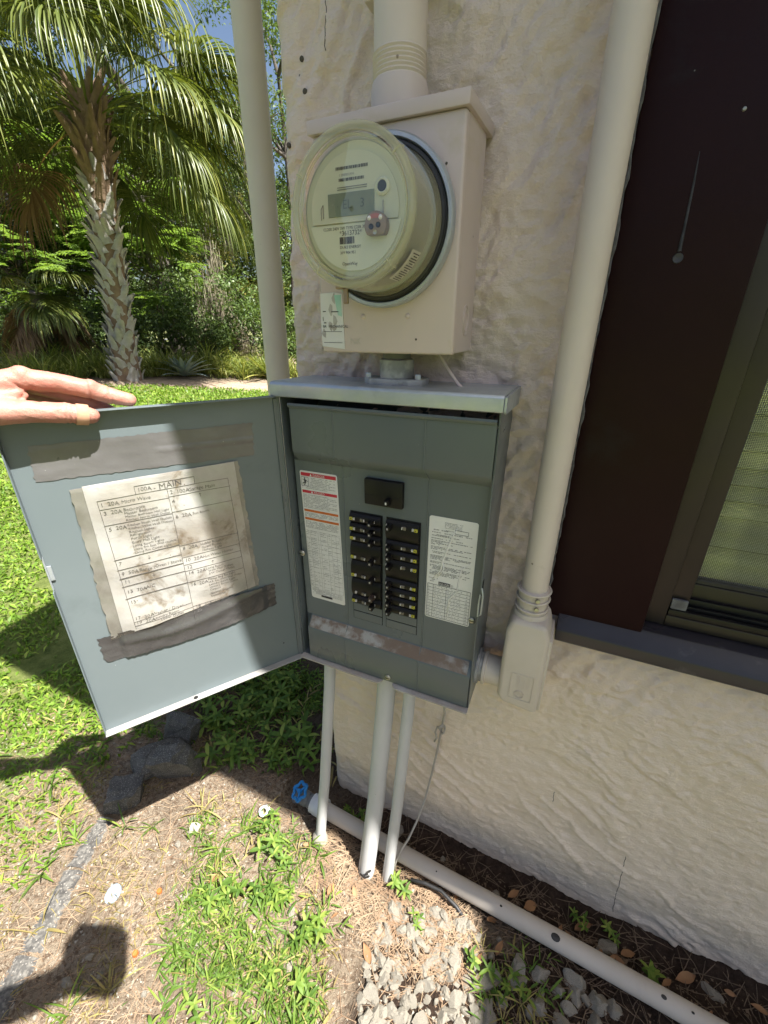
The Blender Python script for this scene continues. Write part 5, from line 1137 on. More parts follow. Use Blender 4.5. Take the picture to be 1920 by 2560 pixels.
straws('pine_straw', 1500, [(-.45, -.10), (-.05, -.10), (.05, -.25), (-.15, -.3), (-.42, -.24)], .015, .07, .0007, 'straw', 'dry pine straw round the feet of the conduits', 22, .008)
straws('dark_straw', 1500, [(-1.1, .35), (-.5, .0), (.9, -.01), (.9, -.3), (.0, -.3), (-.2, -.07), (-.6, -.05), (-1.1, -.15)], .02, .09, .0009, 'twig', 'dark rotting straw and twigs along the wall', 23, .006)
# dead leaves, each one an object
dlm = []
for sd in range(3):
    rn = random.Random(sd); g = G(); m_ = 8
    for i in range(m_+1):
        s_ = i/m_; w_ = .012*math.sin(math.pi*s_**.85)+.0004; z = .006*math.sin(s_*2.5+sd); g.v += [(s_*.055-.027, w_, z+.004*rn.random()), (s_*.055-.027, 0, z-.002), (s_*.055-.027, -w_, z+.004*rn.random())]
    g.f = [(i*3+j, i*3+j+1, i*3+j+4, i*3+j+3) for i in range(m_) for j in range(2)]; me = meshof('dead_leaf', g, 180); me.materials.append(MATS['dead_leaf']); dlm.append(me)
for x, y in [(random.uniform(-.1, .6), random.uniform(-.32, -.02)) for _ in range(13)]+[(.17, -.075), (.19, -.09), (.31, -.055), (.06, -.05), (.38, -.075), (-.03, -.09), (.10, -.06), (-.345, -.235), (-.31, -.275), (-.29, -.215), (.01, -.21), (.30, -.24), (.22, -.045), (-.62, -.33), (-.45, -.18), (.42, -.045), (-.215, -.30), (.08, -.29), (-.12, -.40)]:
    o = bpy.data.objects.new('dead_leaf', random.choice(dlm)); COL.objects.link(o); o.location = (x, y, gz(x, y)+.008); o.rotation_euler = (random.uniform(-.5, .5), random.uniform(-.4, .4), random.uniform(0, 6.28)); s_ = random.uniform(.32, .85); o.scale = (s_, s_, s_)
    tag(o, 'curled brown dead leaf on the soil near the wall', 'leaf', 'dead leaves on the soil')
# odd bits lying about
o = SP('plastic_disc', 'round pale plastic lid lying on the sunlit soil', 'plastic disc', G().lathe([(0, .003), (.016, .003), (.0185, .002), (.019, -.002)], (0, 0, 0), n=28), pmat('milky_blue', (.26, .33, .40), (.31, .38, .45), 30, .4), smooth=50); o.location = (-.815, -.455, gz(-.815, -.455)+.007); o.rotation_euler = (R(14), R(-8), 0)
o = SP('paper_scrap', 'small square white chip on the soil below the door', 'scrap', G().prism([(-.014, -.012), (.011, -.013), (.014, .008), (.002, .013), (-.012, .011)], lambda a, b: (a, b, 0), lambda a, b: (a, b, .004)), 'limestone', bevel=.001); o.location = (-.747, -.27, gz(-.747, -.27)+.006); o.rotation_euler = (R(10), R(6), R(25))
o = SP('pipe_stub', 'short broken white pipe stub beside the blue valve', 'pipe stub', G().lathe([(.008, -.01), (.013, -.01), (.013, .014), (.008, .014), (.008, -.01)], (0, 0, 0), n=20), 'white_pvc', smooth=40); o.location = (-.605, -.155, gz(-.605, -.155)+.01); o.rotation_euler = (R(35), R(15), 0)
for x, y, lab in ((-.722, -.405, 'orange plastic disc on the sunlit soil beside the pale lid'), (-.675, -.505, 'orange plastic disc lying nearer the bottom edge')):
    o = SP('orange_disc', lab, 'disc', G().lathe([(0, .004), (.0052, .0035), (.006, 0), (.006, -.004)], (0, 0, 0), n=14), pmat('cap_orange', (.55, .14, .03), rough=.5), smooth=50); o.location = (x, y, gz(x, y)+.005)
o = SP('paint_flake', 'pale turquoise flake on the soil right of the conduits', 'scrap', G().prism([(-.006, -.004), (.005, -.005), (.007, .003), (-.002, .006)], lambda a, b: (a, b, 0), lambda a, b: (a, b, .0015)), pmat('flake_blue', (.35, .60, .62), rough=.6)); o.location = (-.10, -.165, gz(-.10, -.165)+.007); o.rotation_euler = (.3, .2, 0)
g = G()
for pts in ([(-.345, -.30), (-.335, -.22), (-.35, -.12)], [(-.348, -.32), (-.33, -.24), (-.322, -.17)]): g = G().tube([(a, b, gz(a, b)+.006+.004*i) for i, (a, b) in enumerate(pts)], .0011, 5); SP('dry_stem', 'long dry stem lying beside the middle conduit', 'stem', g, 'straw', group='long dry stems')

# ------------------------------------------------------------------ leaves helper (many small real leaves)
def leafcloud(P, D_, N_, L_, Wd, v=None, fold=.18, droop=0.0, curl=0):
    """one folded diamond leaf per point: P base, D_ direction, N_ normal hints (n,3)"""
    n = len(P); D_ = D_/np.linalg.norm(D_, axis=1, keepdims=True); S = np.cross(D_, N_); S /= np.linalg.norm(S, axis=1, keepdims=True)+1e-9; U_ = np.cross(S, D_)
    L_ = np.broadcast_to(L_, (n,))[:, None]; Wd = np.broadcast_to(Wd, (n,))[:, None]
    tip = P+D_*L_; tip[:, 2] -= droop*L_[:, 0]; mid = P+D_*L_*.45+U_*L_*.06
    a = mid+S*Wd*.5+U_*Wd*fold; b = mid-S*Wd*.5+U_*Wd*fold
    V = np.stack([P, a, tip, b], 1).reshape(-1, 3); F = np.arange(4*n).reshape(n, 4)
    v = RNG.random(n) if v is None else v
    return V, F, np.repeat(v, 4)
def join(parts):
    V = []; F = []; v = []; o = 0
    for a, b, c in parts: V.append(a); F.append(b+o); v.append(c); o += len(a)
    return np.concatenate(V), np.concatenate(F), np.concatenate(v)
def rdir(n, up=0.0, spread=1.0):
    d_ = RNG.normal(0, spread, (n, 3)); d_[:, 2] += up; return d_/np.linalg.norm(d_, axis=1, keepdims=True)

# ---- lawn of broad-leaved grass: uncountable
def lawn():
    parts = []
    for r0, r1, n, L_, W_ in ((1.2, 2.2, 12000, .030, .0085), (2.2, 3.6, 22000, .034, .010), (3.6, 5.4, 26000, .042, .0135), (5.4, 7.6, 26000, .055, .020)):
        az = np.radians(RNG.uniform(33 if r0 > 3 else 40, 100, n)); r = np.sqrt(RNG.uniform(r0*r0, r1*r1, n)); x = -r*np.sin(az); y = -.7+r*np.cos(az)
        nse = fbm(x*2.2, y*2.2, 41, 3)+.35*(fbm(x*9, y*9, 47, 2)-.5); dens = np.clip((-x-1.05+.9*(nse-.5))/.45, 0, 1)*np.clip((7.55-r)/.25, 0, 1)
        dens *= np.clip(1.25-np.clip(.46-nse, 0, 1)*9*(r < 3.2), 0, 1)
        k = RNG.random(n) < dens; x, y = x[k], y[k]; m_ = len(x)
        P = np.stack([x, y, gh(x, y)], -1); d_ = rdir(m_, .75, .75); d_[:, 2] = np.abs(d_[:, 2])
        parts.append(leafcloud(P, d_, np.tile([0, 0, 1.], (m_, 1))+RNG.normal(0, .3, (m_, 3)), L_*RNG.uniform(.6, 1.5, m_), W_*RNG.uniform(.7, 1.3, m_), droop=.25))
    V, F, v = join(parts); o = obj('lawn_grass', npmesh('lawn_grass', V, F, v), 'lawn'); tag(o, 'bright green lawn of low broad bladed grass behind the open door', 'grass', None, 'stuff')
lawn()
# sparse low grass in the shade and over the near soil
def sparse(name, P, n, L_, W_, m_, label, up=.5, seed=3):
    pts = np.array(scatter_np(P, n, seed)); d_ = rdir(n, up, .8); d_[:, 2] = np.abs(d_[:, 2])*.9+.05
    V, F, v = leafcloud(np.stack([pts[:, 0], pts[:, 1], gh(pts[:, 0], pts[:, 1])], -1), d_, np.tile([0, 0, 1.], (n, 1))+RNG.normal(0, .3, (n, 3)), L_*RNG.uniform(.5, 1.5, n), W_*RNG.uniform(.7, 1.3, n), droop=.3)
    o = obj(name, npmesh(name, V, F, v), m_); tag(o, label, 'grass', None, 'stuff')
def scatter_np(P, n, seed, clump=True):
    r = np.random.default_rng(seed); xs = [p[0] for p in P]; ys = [p[1] for p in P]; out = []
    while len(out) < n:
        x = r.uniform(min(xs), max(xs), 6000); y = r.uniform(min(ys), max(ys), 6000)
        k = r.random(6000) < np.clip((fbm(x*7, y*7, seed, 3)-.44)*6, .02, 1)
        out += [(a, b) for a, b in zip(x[k], y[k]) if inpoly(a, b, P)]
    return out[:n]
PA0 = [(-.74, -.20), (-.43, -.165), (-.36, -.24), (-.30, -.36), (-.22, -.42), (-.24, -.66), (-.5, -.74), (-.62, -.62), (-.68, -.42), (-.78, -.30)]
sparse('shade_grass', [(-1.5, .5), (-.62, .45), (-.52, .1), (-.53, -.02), (-.85, -.12), (-1.3, -.12), (-1.8, .1)], 5200, .032, .006, 'weed', 'thin grass and weeds in the shade behind the panel', seed=31)
sparse('sparse_grass', [(-1.9, -.2), (-1.25, -.15), (-1.05, -.35), (-1.0, -.6), (-1.5, -.7)], 1500, .03, .006, 'lawn', 'sparse grass at the ragged edge of the lawn', seed=32)

sparse('fine_grass', PA0, 2600, .034, .0028, 'weed', 'fine short grass among the sunlit weeds', seed=33)
sparse('dry_grass', [(-1.5, -.3), (-.7, -.15), (-.35, -.2), (-.2, -.45), (-.5, -.8), (-1.0, -.8)], 1500, .035, .0022, 'weed_dry', 'dry grass blades over the bare soil', seed=34, up=.15)
# ---- individual weeds
def weed_mesh(kind, seed):
    r = np.random.default_rng(seed); parts = []
    def blade(p, az_, el, L_, W_, bend, nseg=5, keel=.25):
        pts = []; ang = el; c = np.array(p, float)
        for i in range(nseg+1):
            s_ = i/nseg; w_ = W_*(math.sin(math.pi*min(1, (.12+.88*s_)))**.7 if i < nseg else .02)*.5
            f_ = np.array([math.cos(az_)*math.cos(ang), math.sin(az_)*math.cos(ang), math.sin(ang)]); sd = np.array([-math.sin(az_), math.cos(az_), 0]); up_ = np.cross(f_, sd)*-1
            up_ = np.cross(sd, f_)*-1
            pts += [c+sd*w_+up_*w_*keel, c, c-sd*w_+up_*w_*keel]; c = c+f_*L_/nseg; ang -= bend/nseg
        V = np.array(pts); F = np.array([(i*3+j, i*3+j+1, i*3+j+4, i*3+j+3) for i in range(nseg) for j in range(2)]); return V, F, np.full(len(V), r.random())
    if kind == 'broad':          # several stems with whorls of oval leaves
        for s_ in range(r.integers(3, 6)):
            a0 = r.uniform(0, 6.28); L0 = r.uniform(.02, .055); top = np.array([math.cos(a0)*L0*.8, math.sin(a0)*L0*.8, r.uniform(.015, .05)])
            parts.append(blade((0, 0, 0), a0, math.atan2(top[2], L0*.8), np.linalg.norm(top), .003, .1, 3))
            n_ = r.integers(4, 7)
            for k in range(n_): parts.append(blade(top, a0+k*6.28/n_+r.uniform(-.3, .3), r.uniform(.0, .7), r.uniform(.018, .036), r.uniform(.006, .0115), r.uniform(.4, 1.2), 5))
    elif kind == 'grass':
        for k in range(r.integers(7, 13)): parts.append(blade((r.normal(0, .006), r.normal(0, .006), 0), r.uniform(0, 6.28), r.uniform(.35, 1.3), r.uniform(.04, .105), r.uniform(.0025, .006), r.uniform(.6, 1.9), 6))
    else:                        # low creeping grass with short broad blades on runners
        for s_ in range(r.integers(3, 5)):
            a0 = r.uniform(0, 6.28); c = np.array([0, 0, .004]); 
            for k in range(r.integers(4, 8)):
                a0 += r.uniform(-.4, .4); c = c+np.array([math.cos(a0), math.sin(a0), .05])*.014; parts.append(blade(c, a0+(1 if k % 2 else -1)*r.uniform(.5, 1.1), r.uniform(.1, .8), r.uniform(.018, .05), r.uniform(.0032, .0065), r.uniform(.4, 1.3), 5))
    V, F, v = join(parts); return npmesh('weed', V, F, v, smooth=True)
WM = {k: [weed_mesh(k, 50+i) for i in range(5)] for k in ('broad', 'grass', 'creep')}
for k in WM:
    for i, m_ in enumerate(WM[k]): m_.materials.append(MATS['weed_dry' if (k == 'grass' and i >= 3) or (k == 'creep' and i == 4) else 'weed'])
def weed(x, y, kind, s_, label, group):
    o = bpy.data.objects.new('weed', random.choice(WM[kind])); COL.objects.link(o); o.location = (x, y, gz(x, y)-.002); o.rotation_euler = (random.uniform(-.15, .15), random.uniform(-.15, .15), random.uniform(0, 6.28)); s_ *= random.uniform(.75, 1.25); o.scale = (s_, s_, s_); tag(o, label, 'weed', group)
PA = [(-.60, -.17), (-.43, -.165), (-.36, -.24), (-.30, -.36), (-.24, -.40), (-.24, -.60), (-.45, -.68), (-.56, -.60), (-.60, -.42), (-.68, -.30)]
for i, (x, y) in enumerate(scatter(PA, 104, .022)): weed(x, y, ('creep', 'grass', 'creep', 'grass', 'broad')[i % 5], .74, 'green weed in the sunlit patch left of the rock heap', 'weeds in the sunlit patch')
for x, y in scatter([(-1.15, .20), (-.80, .28), (-.58, .08), (-.56, -.01), (-.80, -.10), (-.92, -.08), (-1.05, .05)], 46, .035): weed(x, y, random.choice(('broad', 'broad', 'creep')), 1.15, 'leafy weed in the deep shade behind the grey conduits', 'weeds in the shade behind the conduits')
for x, y in scatter([(.01, -.19), (.10, -.175), (.14, -.24), (.12, -.34), (.03, -.32)], 20, .024): weed(x, y, random.choice(('grass', 'creep', 'creep', 'broad')), .62, 'green weed in the shade right of the rock heap', 'weeds right of the rock heap')
for x, y in ((-1.01, -.42), (-1.10, -.40), (-.78, -.34), (-.86, -.31), (-.93, -.34), (-1.02, -.50), (-.62, -.46), (-.68, -.56), (-.72, -.62), (-1.22, -.36), (-.90, -.56), (-.76, -.22)): weed(x, y, 'grass', .8, 'lone grassy weed on the bare soil by the edging', 'lone weeds by the edging')
for x, y in ((-.40, -.055), (-.385, -.07), (-.345, -.06), (-.37, -.045), (.28, -.03), (.36, -.10), (-.19, -.15), (-.14, -.21), (.21, -.03)): weed(x, y, 'broad', .6, 'small weed sprouting beside the beige pipe', 'small weeds beside the pipe')
for x, y in ((-1.6, -.28), (-1.45, -.2), (-1.35, -.3), (-1.7, -.15), (-1.5, -.42), (-1.28, -.2), (-1.18, -.3), (-1.62, -.45), (-1.4, -.5)): weed(x, y, 'creep', 1.2, 'creeping weed at the ragged edge of the lawn', 'creeping weeds at the lawn edge')
# ------------------------------------------------------------------ background planting
def polar(az, r):
    """ground spot at azimuth az (degrees left of the wall's normal) and distance r from the lens"""
    a = R(az); x = -r*math.sin(a); y = -.7+r*math.cos(a); return Vector((x, y, gz(x, y)))
def nrows(a): return a/np.linalg.norm(a, axis=1, keepdims=True)

# ---- the sabal palm
pb_ = polar(54.3, 8.0); pb_.z = gz(pb_.x, pb_.y)
palm = thing('palm_tree', tuple(pb_), 'tall palm with a criss-cross grey trunk and drooping fan fronds', 'palm')
PH = 3.4
def trunk_c(s_): return Vector((pb_.x+.10*s_*s_+.10*math.sin(s_*2.2)*.6+.20*s_, pb_.y+.07*s_, pb_.z-.05+s_*(PH+.05)))
def trunk_r(s_): return np.interp(s_, [0, .04, .12, .35, .75, 1], [.245, .23, .20, .185, .185, .195])
obj('trunk', G().tube([trunk_c(i/24) for i in range(25)], [float(trunk_r(i/24))*.86 for i in range(25)], 24), 'bark_brown', palm, smooth=60)
def boot_mesh(long, m_, seed):
    rn = random.Random(seed); g = G(); n = 6
    Lb = .22+long
    for i in range(n+1):
        s_ = i/n; w_ = .078*(1-s_)**.75+.018+(.008 if s_ > .8 else 0); z = s_*Lb; x = .0+.018*s_+.075*s_*s_*(1+long*2.2)+rn.uniform(-.004, .004); th_ = .026*(1-.5*s_)
        g.v += [(x-th_, -w_, z), (x+th_*.6, -w_*.55, z), (x+th_, 0, z+.004), (x+th_*.6, w_*.55, z), (x-th_, w_, z)]
    g.f = [(i*5+j, i*5+j+1, i*5+j+6, i*5+j+5) for i in range(n) for j in range(4)]+[tuple(n*5+j for j in range(5))]
    me = meshof('boot', g, 45); me.materials.append(M_(m_)); return me
BG = [boot_mesh(.0+.03*i, 'bark_grey', i) for i in range(3)]; BB = [boot_mesh(.12+.10*i, 'bark_brown', 10+i) for i in range(3)]
for i in range(235):
    s_ = .0+i/234*.99; th = i*2.39996; r_ = float(trunk_r(s_))*.80; c = trunk_c(s_)
    o = obj('boot', random.choice(BG if s_ < .72+random.uniform(-.08, .08) else BB), None, palm); tilt = random.choice((-1, 1))*R(random.uniform(8, 36))
    o.matrix_parent_inverse = Matrix.Identity(4)
    o.location = (c.x-pb_.x+r_*math.cos(th), c.y-pb_.y+r_*math.sin(th), c.z-pb_.z-.02); sc_ = random.uniform(.58, 1.02)
    o.rotation_euler = (Matrix.Rotation(th, 3, 'Z') @ Matrix.Rotation(R(random.uniform(-4, 8)), 3, 'Y') @ Matrix.Rotation(tilt, 3, 'X')).to_euler(); o.scale = (sc_*(.75 if s_ < .5 else 1), sc_*.95, sc_*.92)
def frond(base, az_, el, Lp, Lf, m_, seed, droop=1.0):
    """costapalmate leaf: curved petiole, short rib, long folded segments that hang at their ends"""
    r = np.random.default_rng(seed); parts = []
    d_ = np.array([math.cos(az_)*math.cos(el), math.sin(az_)*math.cos(el), math.sin(el)]); side = np.array([-math.sin(az_), math.cos(az_), 0.]); p = np.array(base, float); path = [p.copy()]; dirs = [d_.copy()]
    n1 = 10
    for i in range(n1):
        p = p+d_*Lp/n1; d_ = d_+np.array([0, 0, -.055*droop]); d_ /= np.linalg.norm(d_); path.append(p.copy()); dirs.append(d_.copy())
    V = []; w_ = .02
    for k, (q_, dq) in enumerate(zip(path, dirs)):
        up_ = np.cross(side, dq)*-1; V += [q_+side*w_*(1-.45*k/n1)*.7, q_+up_*-.010, q_-side*w_*(1-.45*k/n1)*.7]
    parts.append((np.array(V), np.array([(i*3+j, i*3+j+1, i*3+j+4, i*3+j+3) for i in range(n1) for j in range(2)]), np.full(len(V), .55)))
    hub = path[-1]; nseg = 60
    for k in range(nseg):
        t_ = (k+.5)/nseg*2-1; ang = t_*R(112); sgn = 1 if t_ > 0 else -1
        q_ = hub+d_*(.34*(1-abs(t_))**1.0); q_ = q_+np.array([0, 0, -.10*(1-abs(t_))**2])
        dr = d_*math.cos(ang)+side*math.sin(ang)+np.array([0, 0, .22*abs(math.sin(ang))]); dr /= np.linalg.norm(dr)
        L_ = Lf*(1-.30*abs(t_)**2)*r.uniform(.7, 1.15); W_ = .0145*r.uniform(.7, 1.2); pts = []; c = q_.copy(); n2 = 8; g0 = r.uniform(.75, 1.25)*droop
        for i in range(n2+1):
            s_ = i/n2; ww = W_*(.35+.65*min(1, s_*4))*(1-max(0, (s_-.45)/.55)**1.2*.93); sd = np.cross(dr, np.array([0, 0, 1.])); nn_ = np.linalg.norm(sd); sd = side if nn_ < .08 else sd/nn_; up_ = np.cross(sd, dr)
            pts += [c+sd*ww+up_*ww*.55, c, c-sd*ww+up_*ww*.55]; c = c+dr*L_/n2; dr = dr+np.array([0, 0, -.12-.85*max(0, s_-.12)])*g0; dr /= np.linalg.norm(dr)
        pts = np.array(pts); tip = np.repeat(np.arange(n2+1)/n2, 3); parts.append((pts, np.array([(i*3+j, i*3+j+1, i*3+j+4, i*3+j+3) for i in range(n2) for j in range(2)]), np.clip(r.uniform(.1, .75)+.35*(tip-.4), 0, 1)))
    V, F, v = join(parts); return npmesh('frond', V, F, v, smooth=True)
top = trunk_c(1.0)
k = 0
for el, n_, dr_, dead in ((80, 5, .9, 0), (62, 8, 1.0, 0), (46, 12, 1.25, 0), (30, 13, 1.4, 0), (16, 10, 1.4, 0), (0, 6, 1.3, .3)):
    for i in range(n_):
        az_ = 2*math.pi*(i+random.uniform(-.25, .25))/n_+el*.7; base = (top.x+.10*math.cos(az_), top.y+.10*math.sin(az_), top.z-.30+el/90*.35)
        dead_ = random.random() < dead; dcam = abs((az_-R(-36)+math.pi) % (2*math.pi)-math.pi)
        if el < 28 and dcam < R(34): continue
        obj('frond', frond(base, az_, R(el+random.uniform(-7, 7)), random.uniform(.95, 1.25), random.uniform(.95, 1.2), 0, 900+k, dr_), 'leaf_palm_dead' if dead_ else 'leaf_palm', palm); k += 1

# ---- broadleaf trees
def limb(g, a, b, r0, r1, n=6, wob=.12, sides=8):
    a = Vector(a); b = Vector(b); L_ = (b-a).length; pts = []
    for i in range(n+1):
        s_ = i/n; p = a.lerp(b, s_)+Vector((random.uniform(-1, 1), random.uniform(-1, 1), random.uniform(-.6, .6)))*wob*L_*.25*math.sin(math.pi*s_)+Vector((0, 0, .10*L_*math.sin(math.pi*s_))); pts.append(p)
    g.tube(pts, [r0+(r1-r0)*i/n for i in range(n+1)], sides); return pts
def tree(label, base, blobs, nclump, per, leaf, mat_, trunk_r_, bark='bark_dark', spread=.30, flat=.5, cat='tree', group=None, moss=0, name='tree', fine=False):
    """blobs: (dx,dy,z,radius_xy,radius_z) lobes above the base; clumps of leaves hang through each lobe's volume"""
    base = Vector(base); t = thing(name, tuple(base), label, cat, group); g = G(); ztop = max(b[2] for b in blobs)
    stem = [base+Vector((0, 0, -.15))]+[base+Vector((random.uniform(-.1, .1), random.uniform(-.1, .1), ztop*s_)) for s_ in (.2, .4, .6, .8)]
    g.tube(stem, [trunk_r_*(1-.16*i) for i in range(5)], 10)
    parts = []; tw = []
    for bx, by, bz, rx, rz in blobs:
        c = base+Vector((bx, by, bz)); att = stem[min(4, 1+int(4*min(.9, max(0, (bz-rz)/max(ztop, .1)))))]
        pts = limb(g, att, c, trunk_r_*.42, trunk_r_*.10)
        nb = max(3, int(nclump*rx*rx))
        d_ = nrows(RNG.normal(0, 1, (nb, 3))); rad = RNG.uniform(.35, 1.0, nb)**.6; cc = d_*rad[:, None]*np.array([rx, rx, rz])+np.array(c)
        for q_ in cc[:: 3]: limb(g, pts[random.randrange(2, 6)], tuple(q_), trunk_r_*.09, trunk_r_*.03, 4, .2, 5)
        n = nb*per; cid = np.repeat(np.arange(nb), per); tint = RNG.random(nb)
        off = RNG.normal(0, 1, (n, 3)); off /= np.linalg.norm(off, axis=1, keepdims=True)+1e-9; off *= (RNG.random(n)**.5)[:, None]*spread*RNG.uniform(.6, 1.3, nb)[cid][:, None]; off[:, 2] *= flat
        P = cc[cid]+off; dv = off*1.2/spread+RNG.normal(0, .5, (n, 3)); dv[:, 2] -= .25
        parts.append(leafcloud(P, dv, np.tile([0, 0, 1.], (n, 1))+RNG.normal(0, .45, (n, 3)), leaf[0]*RNG.uniform(.6, 1.4, n), leaf[1]*RNG.uniform(.7, 1.3, n), np.clip(.55*tint[cid]+.45*RNG.random(n), 0, 1)))
    obj('trunk', g, bark, t, smooth=60); V, F, v = join(parts); obj('crown', npmesh('crown', V, F, v), mat_, t)
    if moss:
        ps = []
        for _ in range(moss):
            bx, by, bz, rx, rz = random.choice(blobs); c = np.array(base+Vector((bx, by, bz)))+RNG.normal(0, .5, 3)*np.array([rx, rx, rz]); m_ = 26; L_ = random.uniform(.5, 1.5)
            P = c+RNG.normal(0, .10, (m_, 3)); 
            for s_ in range(4):
                P2 = P+np.stack([RNG.normal(0, .02, m_), RNG.normal(0, .02, m_), -L_/4*RNG.uniform(.6, 1.2, m_)], -1); ps.append(leafcloud(P, P2-P, RNG.normal(0, 1, (m_, 3)), L_/4*1.2, .011)); P = P2
        V, F, v = join(ps); obj('hanging_moss', npmesh('hanging_moss', V, F, v), 'moss', t, kind='stuff')
    return t
def lobes(n, R_, z0, z1, r0, r1, flat=.6):
    out = []
    for i in range(n):
        a = 6.283*i/n+random.uniform(-.5, .5); q_ = R_*random.uniform(.3, 1.0); rr = random.uniform(r0, r1); out.append((q_*math.cos(a), q_*math.sin(a), random.uniform(z0, z1), rr, rr*flat))
    return out
# feathery light green trees beside the palm
def fern_tree(label, base, h, n, spread_r, seed, k_=1.0):
    """layered sprays of pinnate leaves on arching branches"""
    rn = random.Random(seed); base = Vector(base); t = thing('feathery_tree', tuple(base), label, 'tree', None); g = G(); parts = []
    st = [base+Vector((rn.uniform(-.08, .08)*i, rn.uniform(-.08, .08)*i, h*i/5-.1)) for i in range(6)]; g.tube(st, [.07*(1-.15*i) for i in range(6)], 10)
    for i in range(n):
        s_ = rn.uniform(.15, 1.0); a = rn.uniform(0, 6.28); L_ = spread_r*(1.15-.55*s_)*rn.uniform(.6, 1.1); p0 = base+Vector((0, 0, h*s_-.1)); e = p0+Vector((math.cos(a)*L_, math.sin(a)*L_, rn.uniform(-.05, .35)*L_))
        pts = limb(g, p0, e, .018, .004, 6, .12, 5); pts = np.array([tuple(q_) for q_ in pts])
        tint = rn.random()
        for _ in range(9):
            u_ = rn.uniform(.25, 1.0)*(len(pts)-1); ki = int(min(u_, len(pts)-1.001)); q_ = pts[ki]+(pts[ki+1]-pts[ki])*(u_-ki); aa = a+rn.uniform(-1.3, 1.3); ln = rn.uniform(.25, .5)*k_
            dv = np.array([math.cos(aa), math.sin(aa), rn.uniform(-.35, .15)]); sd = np.array([-math.sin(aa), math.cos(aa), 0]); m_ = 17
            for sg in (-1, 1):
                ss = np.linspace(.08, 1, m_); P = q_+dv*ln*ss[:, None]; P[:, 2] -= .14*ln*ss**2; dd__ = dv*.45+sd*sg+RNG.normal(0, .12, (m_, 3)); dd__[:, 2] -= .15
                parts.append(leafcloud(P, dd__, np.tile([0, 0, 1.], (m_, 1))+RNG.normal(0, .25, (m_, 3)), ln*.34*(1.05-ss*.75), .026*k_, np.clip(.5*tint+.5*RNG.random(m_), 0, 1)))
    obj('trunk', g, 'bark_dark', t, smooth=60); V, F, v = join(parts); obj('crown', npmesh('crown', V, F, v), 'leaf_fern', t)
fern_tree('feathery light green tree at the left edge of the picture', polar(61.3, 12.6), 4.0, 85, 1.75, 1, 1.3)
fern_tree('feathery light green tree just right of the palm trunk', polar(49.8, 11.6), 3.6, 75, 1.5, 2, 1.25)
fern_tree('feathery light green tree behind and left of the palm trunk', polar(56.3, 13.2), 4.4, 75, 1.6, 3, 1.35)
# darker trees behind
tree('dark evergreen oak hung with grey moss behind the palm', polar(48.5, 14.5), lobes(8, 2.2, 3.0, 7.6, 1.1, 1.7), 20, 62, (.10, .05), 'leaf_oak', .24, spread=.42, moss=9, name='oak_tree')
tree('dark oak at the far left behind the feathery trees', polar(60.5, 15.5), lobes(8, 2.3, 2.0, 7.0, 1.1, 1.8), 20, 62, (.10, .05), 'leaf_oak', .22, spread=.42, moss=7, name='oak_tree')
tree('dark oak directly behind the palm crown', polar(54.5, 17), lobes(9, 2.6, 2.2, 9.0, 1.2, 1.9), 18, 62, (.11, .055), 'leaf_oak', .25, spread=.45, moss=7, name='oak_tree')
tree('open airy tree with a thin dark trunk beside the beige post', polar(38.6, 12.5), lobes(9, 1.7, 2.6, 7.6, .55, .95), 22, 46, (.085, .04), 'leaf_mid', .085, spread=.34, moss=5, name='airy_tree')
tree('yellowish bushy tree between the post and the moss hung bush', polar(41.5, 13.5), lobes(6, 1.0, 1.2, 3.6, .6, 1.0), 24, 52, (.08, .04), 'leaf_yellow', .07, spread=.32, name='bushy_tree')
tree('mid green tree reaching up behind the post', polar(43.6, 16), lobes(8, 1.8, 3.0, 9.2, .7, 1.2), 18, 48, (.10, .05), 'leaf_mid', .12, spread=.40, moss=5, name='airy_tree')
tree('tall thin crowned tree right of the post, seen in the gap by the wall', polar(34.5, 15), lobes(8, 1.9, 1.5, 8.5, .7, 1.2), 18, 50, (.10, .05), 'leaf_mid', .12, spread=.40, moss=3, name='airy_tree')
for i, (az_, r_, lab) in enumerate(((64, 22, 'far dark tree at the left end of the wood'), (58, 23, 'far dark tree second from the left in the wood'), (52, 24, 'far dark tree in the middle of the wood'), (46.5, 23, 'far dark tree right of the middle of the wood'), (41, 25, 'far dark tree near the right end of the wood'), (35.5, 24, 'far dark tree at the right end of the wood'), (70, 20, 'far tree beyond the left edge of the picture'))):
    tree(lab, polar(az_, r_), lobes(8, 2.6, 1.5, 8.0 if i not in (3, 4) else 5.5, 1.3, 2.0), 12, 58, (.17, .085), 'leaf_oak', .22, spread=.6, moss=0, name='far_tree', group='far trees of the wood')
